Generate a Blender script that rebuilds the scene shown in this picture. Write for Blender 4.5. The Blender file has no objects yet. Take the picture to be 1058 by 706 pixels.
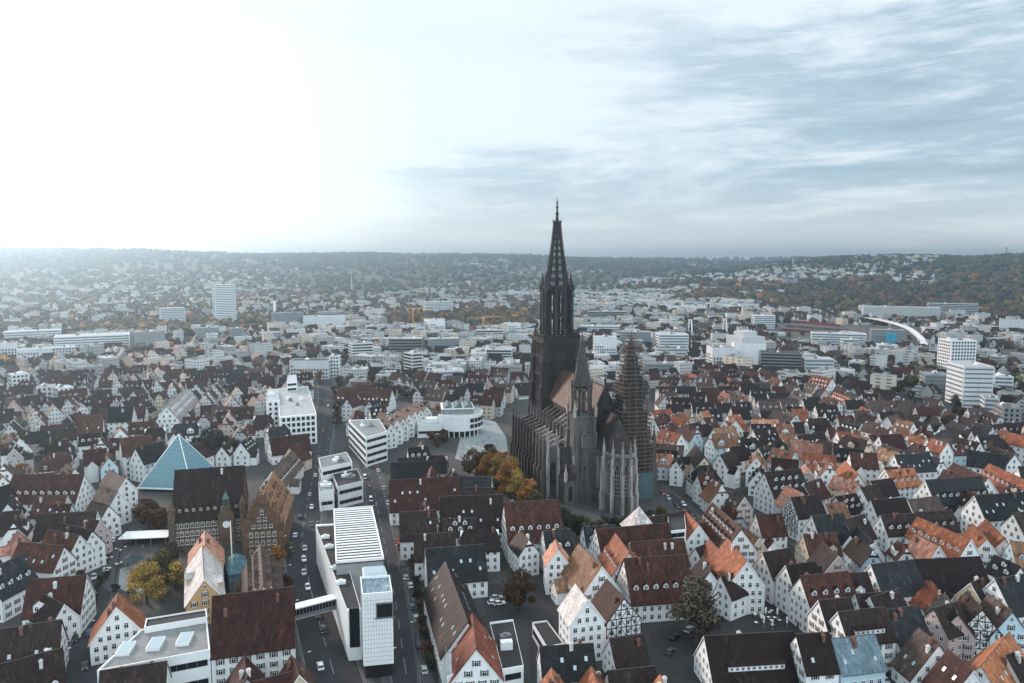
import bpy, math, random
import numpy as np
from mathutils import Vector
random.seed(11)
rng = np.random.default_rng(5)
R = math.radians
SC = bpy.context.scene
COL = SC.collection

# ------------------------------------------------------------------ camera
F, CH, YH = 750.0, 120.0, 272.0            # focal length in photo pixels, flying height, level line
PITCH = math.atan((353 - YH) / F)
cam = bpy.data.cameras.new('camera'); camo = bpy.data.objects.new('camera', cam); COL.objects.link(camo)
camo.location = (0, 0, CH); camo.rotation_euler = (R(90) - PITCH, 0, 0)
cam.sensor_width = 36; cam.lens = F / 1058 * 36; cam.clip_start = 1; cam.clip_end = 40000
SC.camera = camo
SP, CP = math.sin(PITCH), math.cos(PITCH)
def at(px, py, z=0.0):
    """world point at height z that the photo shows at pixel (px, py)"""
    a, b = px - 529, 353 - py
    d = Vector((a, b * SP + F * CP, b * CP - F * SP))
    t = (z - CH) / d.z
    return Vector((d.x * t, d.y * t, z))
def proj(p):
    x, y, z = p[0], p[1], p[2] - CH
    f = y * CP - z * SP; u = y * SP + z * CP
    return 529 + F * x / f, 353 - F * u / f

# ------------------------------------------------------------------ sky, sun, exposure
SUN_AZ, SUN_EL = R(-46), R(19)             # azimuth from +Y (view direction), negative = left
sd = Vector((math.sin(SUN_AZ) * math.cos(SUN_EL), math.cos(SUN_AZ) * math.cos(SUN_EL), math.sin(SUN_EL)))
sl = bpy.data.lights.new('sun', 'SUN'); slo = bpy.data.objects.new('sun', sl); COL.objects.link(slo)
sl.energy = 3.2; sl.angle = R(10); sl.color = (1.0, 0.80, 0.70)
slo.rotation_euler = (-sd).to_track_quat('-Z', 'Y').to_euler(); slo.location = (-400, 300, 900)
W = bpy.data.worlds.new('World'); SC.world = W; W.use_nodes = True
nt = W.node_tree; nt.nodes.clear()
def N(tree, typ, **kw):
    n = tree.nodes.new(typ)
    for k, v in kw.items():
        if k == 'inp':
            for i, val in v.items(): n.inputs[i].default_value = val
        else: setattr(n, k, v)
    return n
def ramp(tree, stops, src=None, interp='EASE'):
    n = tree.nodes.new('ShaderNodeValToRGB'); n.color_ramp.interpolation = interp
    e = n.color_ramp.elements
    while len(e) < len(stops): e.new(0.5)
    for el, (p, c) in zip(e, stops):
        el.position = p; el.color = (c, c, c, 1) if isinstance(c, (int, float)) else (*c, 1)
    if src is not None: tree.links.new(src, n.inputs[0])
    return n
def math_(tree, op, a, b=None, c=None):
    n = tree.nodes.new('ShaderNodeMath'); n.operation = op
    for i, v in enumerate((a, b, c)):
        if v is None: continue
        if isinstance(v, (int, float)): n.inputs[i].default_value = v
        else: tree.links.new(v, n.inputs[i])
    return n.outputs[0]
def mixc(tree, fac, a, b, mode='MIX'):
    n = tree.nodes.new('ShaderNodeMix'); n.data_type = 'RGBA'; n.blend_type = mode
    for i, v in ((0, fac), (6, a), (7, b)):
        if isinstance(v, (int, float)): n.inputs[i].default_value = v
        elif isinstance(v, tuple): n.inputs[i].default_value = (*v, 1)
        else: tree.links.new(v, n.inputs[i])
    return n.outputs[2]
tc = N(nt, 'ShaderNodeTexCoord'); sp = N(nt, 'ShaderNodeSeparateXYZ'); nt.links.new(tc.outputs['Generated'], sp.inputs[0])
X, Y, Z = sp.outputs
sun_h = Vector((math.sin(SUN_AZ), math.cos(SUN_AZ)))
s = math_(nt, 'ADD', math_(nt, 'MULTIPLY', X, sun_h.x), math_(nt, 'MULTIPLY', Y, sun_h.y))   # 1 towards the sun, -1 away
fwd = math_(nt, 'MAXIMUM', Y, 0.08)
a_ = math_(nt, 'DIVIDE', X, fwd)
cv = N(nt, 'ShaderNodeCombineXYZ'); nt.links.new(a_, cv.inputs[0]); nt.links.new(Z, cv.inputs[1])
mp = N(nt, 'ShaderNodeMapping'); mp.inputs['Rotation'].default_value = (0, 0, R(-9)); mp.inputs['Scale'].default_value = (1.5, 7.0, 1); mp.inputs['Location'].default_value = (3.1, 1.7, 0)
nt.links.new(cv.outputs[0], mp.inputs[0])
n1 = N(nt, 'ShaderNodeTexNoise', inp={'Scale': 1.5, 'Detail': 10.0, 'Roughness': 0.62, 'Distortion': 0.25}); nt.links.new(mp.outputs[0], n1.inputs[0])
mp2 = N(nt, 'ShaderNodeMapping'); mp2.inputs['Rotation'].default_value = (0, 0, R(-14)); mp2.inputs['Scale'].default_value = (1.6, 14.0, 1); mp2.inputs['Location'].default_value = (8.3, 4.1, 0)
nt.links.new(cv.outputs[0], mp2.inputs[0])
n2 = N(nt, 'ShaderNodeTexNoise', inp={'Scale': 2.2, 'Detail': 10.0, 'Roughness': 0.66, 'Distortion': 0.2}); nt.links.new(mp2.outputs[0], n2.inputs[0])
# a bank of grey-blue stratus lies to the right; white thin cloud with the sun behind it to the left
edge = math_(nt, 'MULTIPLY_ADD', Z, 2.3, -0.50)
m_ = math_(nt, 'MULTIPLY', math_(nt, 'SUBTRACT', a_, edge), 2.2)
m_ = math_(nt, 'ADD', m_, math_(nt, 'MULTIPLY', math_(nt, 'SUBTRACT', n1.outputs[0], 0.52), 4.2))
m_ = math_(nt, 'ADD', m_, math_(nt, 'MULTIPLY', math_(nt, 'SUBTRACT', n2.outputs[0], 0.5), 1.5))
bank = ramp(nt, [(0.05, 0.0), (0.9, 1.0)], m_).outputs[0]
sun_h = Vector((math.sin(SUN_AZ), math.cos(SUN_AZ)))
s = math_(nt, 'ADD', math_(nt, 'MULTIPLY', X, sun_h.x), math_(nt, 'MULTIPLY', Y, sun_h.y))
s01 = math_(nt, 'MULTIPLY_ADD', s, 0.5, 0.5)
lit = ramp(nt, [(0.0, 1.75), (0.40, 1.55), (0.60, 0.72), (0.75, 0.70), (0.88, 0.72), (1.0, 0.86)], s01, 'LINEAR').outputs[0]
white = mixc(nt, 1.0, (0.89, 0.985, 1.05), lit, 'MULTIPLY')
shade = ramp(nt, [(0.34, (0.225, 0.315, 0.385)), (0.5, (0.31, 0.415, 0.49)), (0.64, (0.58, 0.65, 0.70))], n2.outputs[0], 'LINEAR').outputs[0]
front = ramp(nt, [(0.0, 0.0), (0.35, 1.0)], Y, 'LINEAR').outputs[0]
clouds = mixc(nt, math_(nt, 'MULTIPLY', math_(nt, 'MULTIPLY', bank, front), 0.92), white, shade)
thin = ramp(nt, [(0.48, 0.0), (0.70, 0.34)], n1.outputs[0]).outputs[0]
clouds = mixc(nt, thin, clouds, (0.52, 0.60, 0.64))
hz = ramp(nt, [(0.0, 0.78), (0.035, 0.55), (0.11, 0.0)], Z, 'LINEAR').outputs[0]
clouds = mixc(nt, hz, clouds, mixc(nt, 1.0, (0.95, 0.95, 0.985), math_(nt, 'MULTIPLY', lit, 1.08), 'MULTIPLY'))
sky = N(nt, 'ShaderNodeTexSky', sky_type='NISHITA'); sky.sun_disc = False
sky.sun_elevation = SUN_EL; sky.sun_rotation = SUN_AZ; sky.altitude = 480
bg1 = N(nt, 'ShaderNodeBackground', inp={'Strength': 0.10}); nt.links.new(sky.outputs[0], bg1.inputs[0])
bg2 = N(nt, 'ShaderNodeBackground', inp={'Strength': 1.0}); nt.links.new(clouds, bg2.inputs[0])
ms = N(nt, 'ShaderNodeMixShader', inp={0: 0.88}); nt.links.new(bg1.outputs[0], ms.inputs[1]); nt.links.new(bg2.outputs[0], ms.inputs[2])
wo = N(nt, 'ShaderNodeOutputWorld'); nt.links.new(ms.outputs[0], wo.inputs[0])
vs = SC.view_settings; vs.view_transform = 'Standard'; vs.look = 'None'; vs.exposure = 0.6; vs.gamma = 1; vs.use_curve_mapping = False
SC.cycles.max_bounces = 5; SC.cycles.diffuse_bounces = 2; SC.cycles.glossy_bounces = 2; SC.cycles.transmission_bounces = 3; SC.cycles.volume_bounces = 0
SC.cycles.use_denoising = True

# ------------------------------------------------------------------ materials
def mat(name, col, rough=0.85, var=0.25, scale=0.35, col2=None, streak=False, bump=0.0, spec=0.25, rand=0.12, metal=0.0, detail=6.0):
    """plaster, tile, stone ...: base colour broken up by noise in the object's own space; a little different on every object"""
    m = bpy.data.materials.new(name); m.use_nodes = True; t = m.node_tree; b = t.nodes['Principled BSDF']
    b.inputs['Roughness'].default_value = rough; b.inputs['Specular IOR Level'].default_value = spec; b.inputs['Metallic'].default_value = metal
    tc = N(t, 'ShaderNodeTexCoord'); oi = N(t, 'ShaderNodeObjectInfo'); v = tc.outputs['Object']
    off = N(t, 'ShaderNodeVectorMath', operation='MULTIPLY_ADD'); t.links.new(oi.outputs['Random'], off.inputs[0])
    off.inputs[1].default_value = (71, 37, 53); t.links.new(v, off.inputs[2]); v = off.outputs[0]
    if streak:
        mpn = N(t, 'ShaderNodeMapping'); mpn.inputs['Scale'].default_value = (1, 1, 0.16); t.links.new(v, mpn.inputs[0]); v = mpn.outputs[0]
    nz = N(t, 'ShaderNodeTexNoise', inp={'Scale': scale, 'Detail': detail, 'Roughness': 0.62}); t.links.new(v, nz.inputs[0])
    nf = N(t, 'ShaderNodeTexNoise', inp={'Scale': scale * 9, 'Detail': 3.0, 'Roughness': 0.6}); t.links.new(v, nf.inputs[0])
    c2 = col2 if col2 else tuple(c * (1 - var) for c in col)
    hi = tuple(min(0.92, c * (1 + var * 0.6)) for c in col)
    fac = math_(t, 'ADD', math_(t, 'MULTIPLY', nz.outputs[0], 0.68), math_(t, 'MULTIPLY', nf.outputs[0], 0.32))
    r = ramp(t, [(0.34, c2), (0.52, col), (0.68, hi)], fac, 'LINEAR')
    hsv = N(t, 'ShaderNodeHueSaturation'); t.links.new(r.outputs[0], hsv.inputs['Color'])
    t.links.new(math_(t, 'MULTIPLY_ADD', oi.outputs['Random'], 2 * rand, 1 - rand), hsv.inputs['Value'])
    t.links.new(hsv.outputs[0], b.inputs['Base Color'])
    if bump:
        bp = N(t, 'ShaderNodeBump', inp={'Strength': bump, 'Distance': 0.15}); t.links.new(nf.outputs[0], bp.inputs['Height']); t.links.new(bp.outputs[0], b.inputs['Normal'])
    return m
def tilemat(name, col, col2, rand=0.38, rough=0.6, moss=(0.013, 0.0125, 0.011), spec=0.13):
    """plain-tile roof: courses across the slope, patches of replaced tiles, dark moss"""
    m = bpy.data.materials.new(name); m.use_nodes = True; t = m.node_tree; b = t.nodes['Principled BSDF']
    b.inputs['Roughness'].default_value = rough; b.inputs['Specular IOR Level'].default_value = spec
    tc = N(t, 'ShaderNodeTexCoord'); oi = N(t, 'ShaderNodeObjectInfo')
    off = N(t, 'ShaderNodeVectorMath', operation='MULTIPLY_ADD'); t.links.new(oi.outputs['Random'], off.inputs[0])
    off.inputs[1].default_value = (91, 47, 0); t.links.new(tc.outputs['Object'], off.inputs[2])
    big = N(t, 'ShaderNodeTexNoise', inp={'Scale': 0.22, 'Detail': 5.0, 'Roughness': 0.65}); t.links.new(off.outputs[0], big.inputs[0])
    mpn = N(t, 'ShaderNodeMapping'); mpn.inputs['Scale'].default_value = (1.0, 0.35, 0.35); t.links.new(off.outputs[0], mpn.inputs[0])
    st = N(t, 'ShaderNodeTexNoise', inp={'Scale': 1.4, 'Detail': 4.0, 'Roughness': 0.7}); t.links.new(mpn.outputs[0], st.inputs[0])
    tile = N(t, 'ShaderNodeTexVoronoi', inp={'Scale': 2.6}); t.links.new(off.outputs[0], tile.inputs[0])
    wv = N(t, 'ShaderNodeTexWave', inp={'Scale': 0.9, 'Distortion': 0.6, 'Detail': 1.0}); wv.bands_direction = 'Z'; t.links.new(tc.outputs['Object'], wv.inputs[0])
    fac = math_(t, 'ADD', math_(t, 'MULTIPLY', big.outputs[0], 0.6), math_(t, 'MULTIPLY', st.outputs[0], 0.4))
    r = ramp(t, [(0.36, moss), (0.46, col2), (0.56, col), (0.68, tuple(c * 1.9 for c in col))], fac, 'LINEAR')
    c = mixc(t, 0.36, r.outputs[0], ramp(t, [(0.0, tuple(x * 0.45 for x in col)), (1.0, tuple(x * 1.5 for x in col))], tile.outputs['Color'], 'LINEAR').outputs[0])
    c = mixc(t, math_(t, 'MULTIPLY', wv.outputs[0], 0.22), c, tuple(x * 0.4 for x in col2))
    li = N(t, 'ShaderNodeTexNoise', inp={'Scale': 0.8, 'Detail': 9.0, 'Roughness': 0.75, 'Distortion': 0.6}); t.links.new(mpn.outputs[0], li.inputs[0])
    c = mixc(t, ramp(t, [(0.54, 0.0), (0.66, 0.75)], li.outputs[0], 'LINEAR').outputs[0], c, tuple(x * 2.0 + 0.018 for x in col))
    c = mixc(t, ramp(t, [(0.36, 0.8), (0.45, 0.0)], li.outputs[0], 'LINEAR').outputs[0], c, tuple(x * 0.5 for x in col2))
    hsv = N(t, 'ShaderNodeHueSaturation'); t.links.new(c, hsv.inputs['Color'])
    t.links.new(math_(t, 'MULTIPLY_ADD', oi.outputs['Random'], 2 * rand, 1 - rand), hsv.inputs['Value'])
    t.links.new(math_(t, 'MULTIPLY_ADD', oi.outputs['Random'], 0.02, 0.49), hsv.inputs['Hue'])
    t.links.new(hsv.outputs[0], b.inputs['Base Color'])
    bp = N(t, 'ShaderNodeBump', inp={'Strength': 0.5, 'Distance': 0.08}); t.links.new(math_(t, 'ADD', wv.outputs[0], tile.outputs['Distance']), bp.inputs['Height']); t.links.new(bp.outputs[0], b.inputs['Normal'])
    return m
def glassmat(name, col, rough=0.12, spec=0.6):
    m = bpy.data.materials.new(name); m.use_nodes = True; b = m.node_tree.nodes['Principled BSDF']
    b.inputs['Base Color'].default_value = (*col, 1); b.inputs['Roughness'].default_value = rough; b.inputs['Specular IOR Level'].default_value = spec
    return m
ROOF = {
    'd': tilemat('dark_brown_tile', (0.024, 0.0145, 0.0135), (0.013, 0.009, 0.009)),
    'b': tilemat('rust_brown_tile', (0.056, 0.021, 0.016), (0.025, 0.012, 0.0105)),
    'o': tilemat('orange_tile', (0.27, 0.092, 0.048), (0.13, 0.048, 0.030), moss=(0.05, 0.025, 0.020)),
    's': tilemat('slate_tile', (0.018, 0.021, 0.024), (0.010, 0.012, 0.014)),
    'g': tilemat('grey_brown_tile', (0.085, 0.060, 0.051), (0.048, 0.036, 0.032), moss=(0.030, 0.026, 0.023)),
    'c': tilemat('copper_brown_tile', (0.20, 0.105, 0.062), (0.115, 0.062, 0.040), moss=(0.06, 0.04, 0.03)),
    'p': tilemat('salmon_tile', (0.40, 0.19, 0.135), (0.24, 0.11, 0.08), moss=(0.13, 0.07, 0.055)),
    'w': tilemat('pale_grey_tile', (0.46, 0.43, 0.42), (0.34, 0.32, 0.31), moss=(0.22, 0.21, 0.2)),
    'u': tilemat('blue_grey_sheet', (0.13, 0.19, 0.22), (0.09, 0.14, 0.165), moss=(0.07, 0.10, 0.11)),
    't': tilemat('teal_sheet', (0.06, 0.13, 0.15), (0.035, 0.08, 0.095), moss=(0.03, 0.05, 0.05)),
}
ROOFW = {'d': 'dark brown', 'b': 'rust-brown', 'o': 'orange', 's': 'slate grey', 'g': 'grey-brown', 'c': 'coppery brown', 'p': 'salmon', 'w': 'pale grey', 'u': 'blue-grey', 't': 'teal'}
WALL = {
    'w': mat('white_plaster', (0.70, 0.73, 0.74), var=0.16, streak=True, scale=0.5, rand=0.07),
    'c': mat('cream_plaster', (0.58, 0.47, 0.34), var=0.12, streak=True, scale=0.5),
    'y': mat('ochre_plaster', (0.50, 0.33, 0.17), var=0.14, streak=True, scale=0.5),
    'p': mat('pinkish_plaster', (0.48, 0.39, 0.38), var=0.12, streak=True, scale=0.5),
    'b': mat('pale_blue_plaster', (0.42, 0.57, 0.64), var=0.10, streak=True, scale=0.5),
    'g': mat('grey_plaster', (0.36, 0.37, 0.38), var=0.14, streak=True, scale=0.5),
    'n': mat('painted_brown_plaster', (0.125, 0.075, 0.050), col2=(0.045, 0.028, 0.022), var=0.5, scale=0.6),
}
WALLW = {'w': 'white', 'c': 'cream', 'y': 'ochre', 'p': 'pinkish', 'b': 'pale blue', 'g': 'grey', 'n': 'painted brown'}
M = dict(
    trim=mat('white_trim', (0.74, 0.76, 0.76), var=0.06, rand=0.04),
    glass=glassmat('window_glass', (0.012, 0.016, 0.020), 0.1, 0.32),
    blue_glass=glassmat('blue_grey_glass', (0.12, 0.17, 0.20), 0.15, 0.6),
    teal_glass=glassmat('teal_glass', (0.085, 0.225, 0.275), 0.18, 0.6),
    sky_glass=glassmat('skylight_glass', (0.32, 0.42, 0.46), 0.2, 0.7),
    brick=mat('chimney_brick', (0.16, 0.085, 0.065), var=0.4, scale=2),
    pale_stack=mat('plastered_chimney', (0.52, 0.52, 0.52), var=0.2, scale=2),
    timber=mat('black_timber', (0.035, 0.028, 0.025), var=0.3),
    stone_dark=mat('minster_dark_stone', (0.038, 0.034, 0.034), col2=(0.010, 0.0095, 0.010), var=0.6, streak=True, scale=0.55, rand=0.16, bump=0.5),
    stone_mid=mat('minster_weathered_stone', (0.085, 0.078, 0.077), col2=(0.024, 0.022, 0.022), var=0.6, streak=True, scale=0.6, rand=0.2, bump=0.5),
    stone_pale=mat('minster_pale_lit_stone', (0.30, 0.28, 0.27), col2=(0.055, 0.050, 0.048), var=0.5, streak=True, scale=0.7, rand=0.2, bump=0.4),  # pale stone, brightened so buttresses and pinnacles carry lit-edge highlights in their colour
    minster_roof=tilemat('minster_copper_roof', (0.085, 0.046, 0.035), (0.048, 0.028, 0.023), rough=0.6, moss=(0.05, 0.03, 0.024), spec=0.2),
    choir_roof=tilemat('choir_dark_roof', (0.040, 0.032, 0.030), (0.024, 0.02, 0.02)),
    void=mat('window_dark', (0.014, 0.014, 0.016), rough=0.4, var=0.3),
    plank=mat('scaffold_planks', (0.125, 0.098, 0.084), var=0.4, scale=0.8),
    pole=mat('scaffold_steel', (0.17, 0.155, 0.15), var=0.2, rough=0.5, metal=0.3),
    sheeting=mat('scaffold_sheeting', (0.045, 0.040, 0.038), var=0.5, streak=True),
    net=mat('scaffold_netting', (0.075, 0.13, 0.14), var=0.2),
    asphalt=mat('asphalt', (0.030, 0.032, 0.036), var=0.28, scale=0.12, rand=0.02, bump=0.1),
    pave=mat('paving_slabs', (0.058, 0.059, 0.062), var=0.22, scale=0.25, rand=0.02),
    plaza=mat('plaza_paving', (0.24, 0.265, 0.275), var=0.16, scale=0.2, rand=0.02),
    cobble=mat('cobbled_square', (0.034, 0.034, 0.036), var=0.3, scale=0.6, rand=0.02),
    line=mat('road_paint', (0.26, 0.27, 0.27), var=0.3, scale=1),
    kerb=mat('kerb_stone', (0.11, 0.11, 0.11), var=0.2),
    panel=mat('white_cladding', (0.70, 0.74, 0.75), var=0.06, rand=0.03, rough=0.5),
    render=mat('weathered_white_render', (0.54, 0.57, 0.585), var=0.14, streak=True, scale=0.3, rand=0.22),
    ridge=mat('ridge_mortar', (0.085, 0.070, 0.064), var=0.4, scale=1.5),
    concrete=mat('grey_concrete', (0.25, 0.26, 0.265), var=0.2, streak=True),
    flat=mat('gravel_flat_roof', (0.20, 0.21, 0.215), var=0.3, scale=0.3),
    flat_dark=mat('bitumen_flat_roof', (0.035, 0.036, 0.038), var=0.35, scale=0.25),
    flat_pale=mat('pale_flat_roof', (0.36, 0.385, 0.40), var=0.25, scale=0.2),
    steel=mat('grey_steel', (0.22, 0.23, 0.24), var=0.1, rough=0.4, metal=0.5),
    white_steel=mat('white_steel', (0.74, 0.77, 0.78), var=0.05, rough=0.4),
    cyan=mat('cyan_panel', (0.04, 0.34, 0.48), var=0.1),
    rubber=mat('tyre_rubber', (0.02, 0.02, 0.02), var=0.1),
    bark=mat('bark', (0.055, 0.042, 0.034), var=0.4, scale=2),
    copper_green=mat('verdigris_copper', (0.10, 0.17, 0.16), var=0.3),
    turret=mat('weathered_painted_stone', (0.125, 0.088, 0.062), col2=(0.055, 0.040, 0.032), var=0.4, scale=0.8),
    canvas=mat('white_canvas', (0.70, 0.72, 0.73), var=0.06),
    canvas_dark=mat('dark_canvas', (0.035, 0.055, 0.06), var=0.1),
    wood=mat('table_wood', (0.20, 0.15, 0.11), var=0.2),
    cloth_dark=mat('dark_clothes', (0.03, 0.034, 0.045), var=0.2, rand=0.5),
    cloth_red=mat('red_jacket', (0.22, 0.05, 0.045), var=0.2, rand=0.4),
    cloth_pale=mat('pale_jacket', (0.42, 0.42, 0.40), var=0.15, rand=0.3),
)
# ------------------------------------------------------------------ mesh helpers
class MB:
    def __init__(s): s.v, s.f, s.m = [], [], []
    def add(s, v, f, mi=0):
        o = len(s.v); s.v += [tuple(p) for p in v]; s.f += [tuple(i + o for i in q) for q in f]; s.m += [mi] * len(f)
    def box(s, x0, x1, y0, y1, z0, z1, mi=0):
        s.add([(x0, y0, z0), (x1, y0, z0), (x1, y1, z0), (x0, y1, z0), (x0, y0, z1), (x1, y0, z1), (x1, y1, z1), (x0, y1, z1)],
              [(0, 3, 2, 1), (4, 5, 6, 7), (0, 1, 5, 4), (1, 2, 6, 5), (2, 3, 7, 6), (3, 0, 4, 7)], mi)
    def prism(s, poly, z0, z1, mi=0, top=None):
        n = len(poly); s.add([(p[0], p[1], z0) for p in poly] + [(p[0], p[1], z1) for p in poly], [tuple(range(n))[::-1]] + [(i, (i + 1) % n, n + (i + 1) % n, n + i) for i in range(n)], mi)
        s.add([(p[0], p[1], z1) for p in poly], [tuple(range(n))], mi if top is None else top)
    def ring(s, rings, mi=0, cap=True):
        n = len(rings[0]); fs = []
        for k in range(len(rings) - 1):
            fs += [(k * n + i, k * n + (i + 1) % n, (k + 1) * n + (i + 1) % n, (k + 1) * n + i) for i in range(n)]
        if cap: fs += [tuple(range(n))[::-1], tuple((len(rings) - 1) * n + i for i in range(n))]
        s.add([p for r in rings for p in r], fs, mi)
    def cone(s, cx, cy, z0, z1, r0, r1, n=8, rot=0.0, mi=0):
        s.ring([[(cx + r * math.cos(rot + 2 * math.pi * i / n), cy + r * math.sin(rot + 2 * math.pi * i / n), z) for i in range(n)] for r, z in ((r0, z0), (max(r1, 0.02), z1))], mi)
    def bar(s, p, q, w, h=None, mi=0):
        """a straight square bar from p to q"""
        p, q = Vector(p), Vector(q); d = (q - p).normalized(); up = Vector((0, 0, 1)) if abs(d.z) < 0.95 else Vector((1, 0, 0))
        a = d.cross(up).normalized() * w / 2; b = a.cross(d).normalized() * (h or w) / 2
        s.ring([[c - a - b, c + a - b, c + a + b, c - a + b] for c in (p, q)], mi)
    def mesh(s, name, mats):
        me = bpy.data.meshes.new(name); me.from_pydata(s.v, [], s.f)
        for x in (mats if isinstance(mats, (list, tuple)) else [mats]): me.materials.append(x)
        if any(s.m): me.polygons.foreach_set('material_index', s.m)
        me.update(); return me
    def build(s, name, mats, parent=None, loc=None, rz=0.0): return link(name, s.mesh(name, mats), parent, loc, rz)
def link(name, me, parent=None, loc=None, rz=0.0, scale=None):
    o = bpy.data.objects.new(name, me); COL.objects.link(o)
    if parent is not None: o.parent = parent
    if loc is not None: o.location = loc
    if rz: o.rotation_euler = (0, 0, rz)
    if scale is not None: o.scale = scale
    return o
def thing(name, label, cat, loc=(0, 0, 0), rz=0.0, group=None):
    o = link(name, None, None, loc, rz); return tag(o, label, cat, group)
def tag(o, label=None, cat=None, group=None, kind=None):
    if label: o['label'] = label
    if cat: o['category'] = cat
    if group: o['group'] = group
    if kind: o['kind'] = kind
    return o
# labels that place a repeat by the landmark nearest to it in the photo
LAND = []                                     # (px, py, name)
PEND = []                                     # (object, description, px, py)
def landmark(p, name): LAND.append((p[0], p[1], name))
def later(o, desc, p3, short=None): PEND.append((o, desc, *proj(p3)))
ORD = 'first second third fourth fifth sixth seventh eighth ninth tenth eleventh twelfth thirteenth fourteenth fifteenth sixteenth seventeenth eighteenth nineteenth twentieth'.split()
TENS = {2: 'twenty', 3: 'thirty', 4: 'forty', 5: 'fifty', 6: 'sixty', 7: 'seventy'}
def ordinal(k):
    return ORD[k - 1] if k <= 20 else (TENS[k // 10][:-1] + 'ieth' if k % 10 == 0 else TENS[k // 10] + '-' + ORD[k % 10 - 1])
def write_labels():
    cells = {}
    for o, desc, x, y in PEND:
        best = min(LAND, key=lambda l: math.hypot(l[0] - x, (l[1] - y) * 1.15))
        dx, dy = x - best[0], y - best[1]
        rel = ('right of' if dx > 0 else 'left of') if abs(dx) > abs(dy) * 1.1 else ('in front of' if dy > 0 else 'behind')
        cells.setdefault((desc, best[2], rel), []).append((math.hypot(dx, dy), o))
    for (desc, name, rel), rows in cells.items():
        rows.sort(key=lambda r: r[0])
        for k, (d, o) in enumerate(rows, 1):
            o['label'] = f'{desc}, {rel} the {name}' if len(rows) == 1 else f'{desc}, {ordinal(k)} such {rel} the {name}'
# footprints, so that nothing is built into something else
FOOT = []
def foot(cx, cy, ang, hl, hw): FOOT.append((cx, cy, math.cos(ang), math.sin(ang), hl, hw, math.hypot(hl, hw)))
def clash(cx, cy, ang, hl, hw, gap=0.4):
    ca, sa, r = math.cos(ang), math.sin(ang), math.hypot(hl, hw)
    for (x, y, c, s_, l, w, rr) in FOOT:
        dx, dy = x - cx, y - cy
        if dx * dx + dy * dy > (r + rr + gap) ** 2: continue
        cr, sr = abs(ca * c + sa * s_), abs(ca * s_ - sa * c)
        if abs(dx * ca + dy * sa) > hl + gap + l * cr + w * sr: continue
        if abs(-dx * sa + dy * ca) > hw + gap + l * sr + w * cr: continue
        if abs(dx * c + dy * s_) > l + gap + hl * cr + hw * sr: continue
        if abs(-dx * s_ + dy * c) > w + gap + hl * sr + hw * cr: continue
        return True
    return False

# ------------------------------------------------------------------ terrain and ground
def sst(a, b, x):
    t = np.clip((x - a) / (b - a), 0, 1); return t * t * (3 - 2 * t)
def terrain(x, y):
    x = np.asarray(x, float); y = np.asarray(y, float)
    d = np.hypot(x, y); az = np.arctan2(x, np.maximum(y, 1.0)); px = 529 + 750 * np.tan(np.clip(az, -1.2, 1.2))
    wob = 9 * np.sin(px / 63 + d / 900) + 6 * np.sin(px / 29 + 1.7) + 3 * np.sin(px / 13 + d / 400)
    crest = np.interp(px, [-300, 40, 110, 190, 330, 520, 640, 760, 1400], [185, 196, 203, 190, 180, 168, 145, 105, 105]) + 0.8 * wob
    left = crest * sst(2300, 6400, d) * (1 - 0.12 * sst(7000, 10000, d))
    rc = np.interp(px, [560, 690, 760, 830, 900, 1000, 1060, 1500], [0, 50, 82, 134, 141, 133, 139, 150]) + 0.5 * wob
    right = rc * sst(1750, 3700, d) * (1 + 0.15 * sst(3700, 5200, d) * sst(850, 700, px))
    back = 158 * sst(7200, 9300, d) + 2.0 * np.sin(px / 41)
    z = np.maximum(np.maximum(left, right), np.where(d > 7000, back, 0))
    return np.where(y > 0, z, 0.0)
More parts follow.
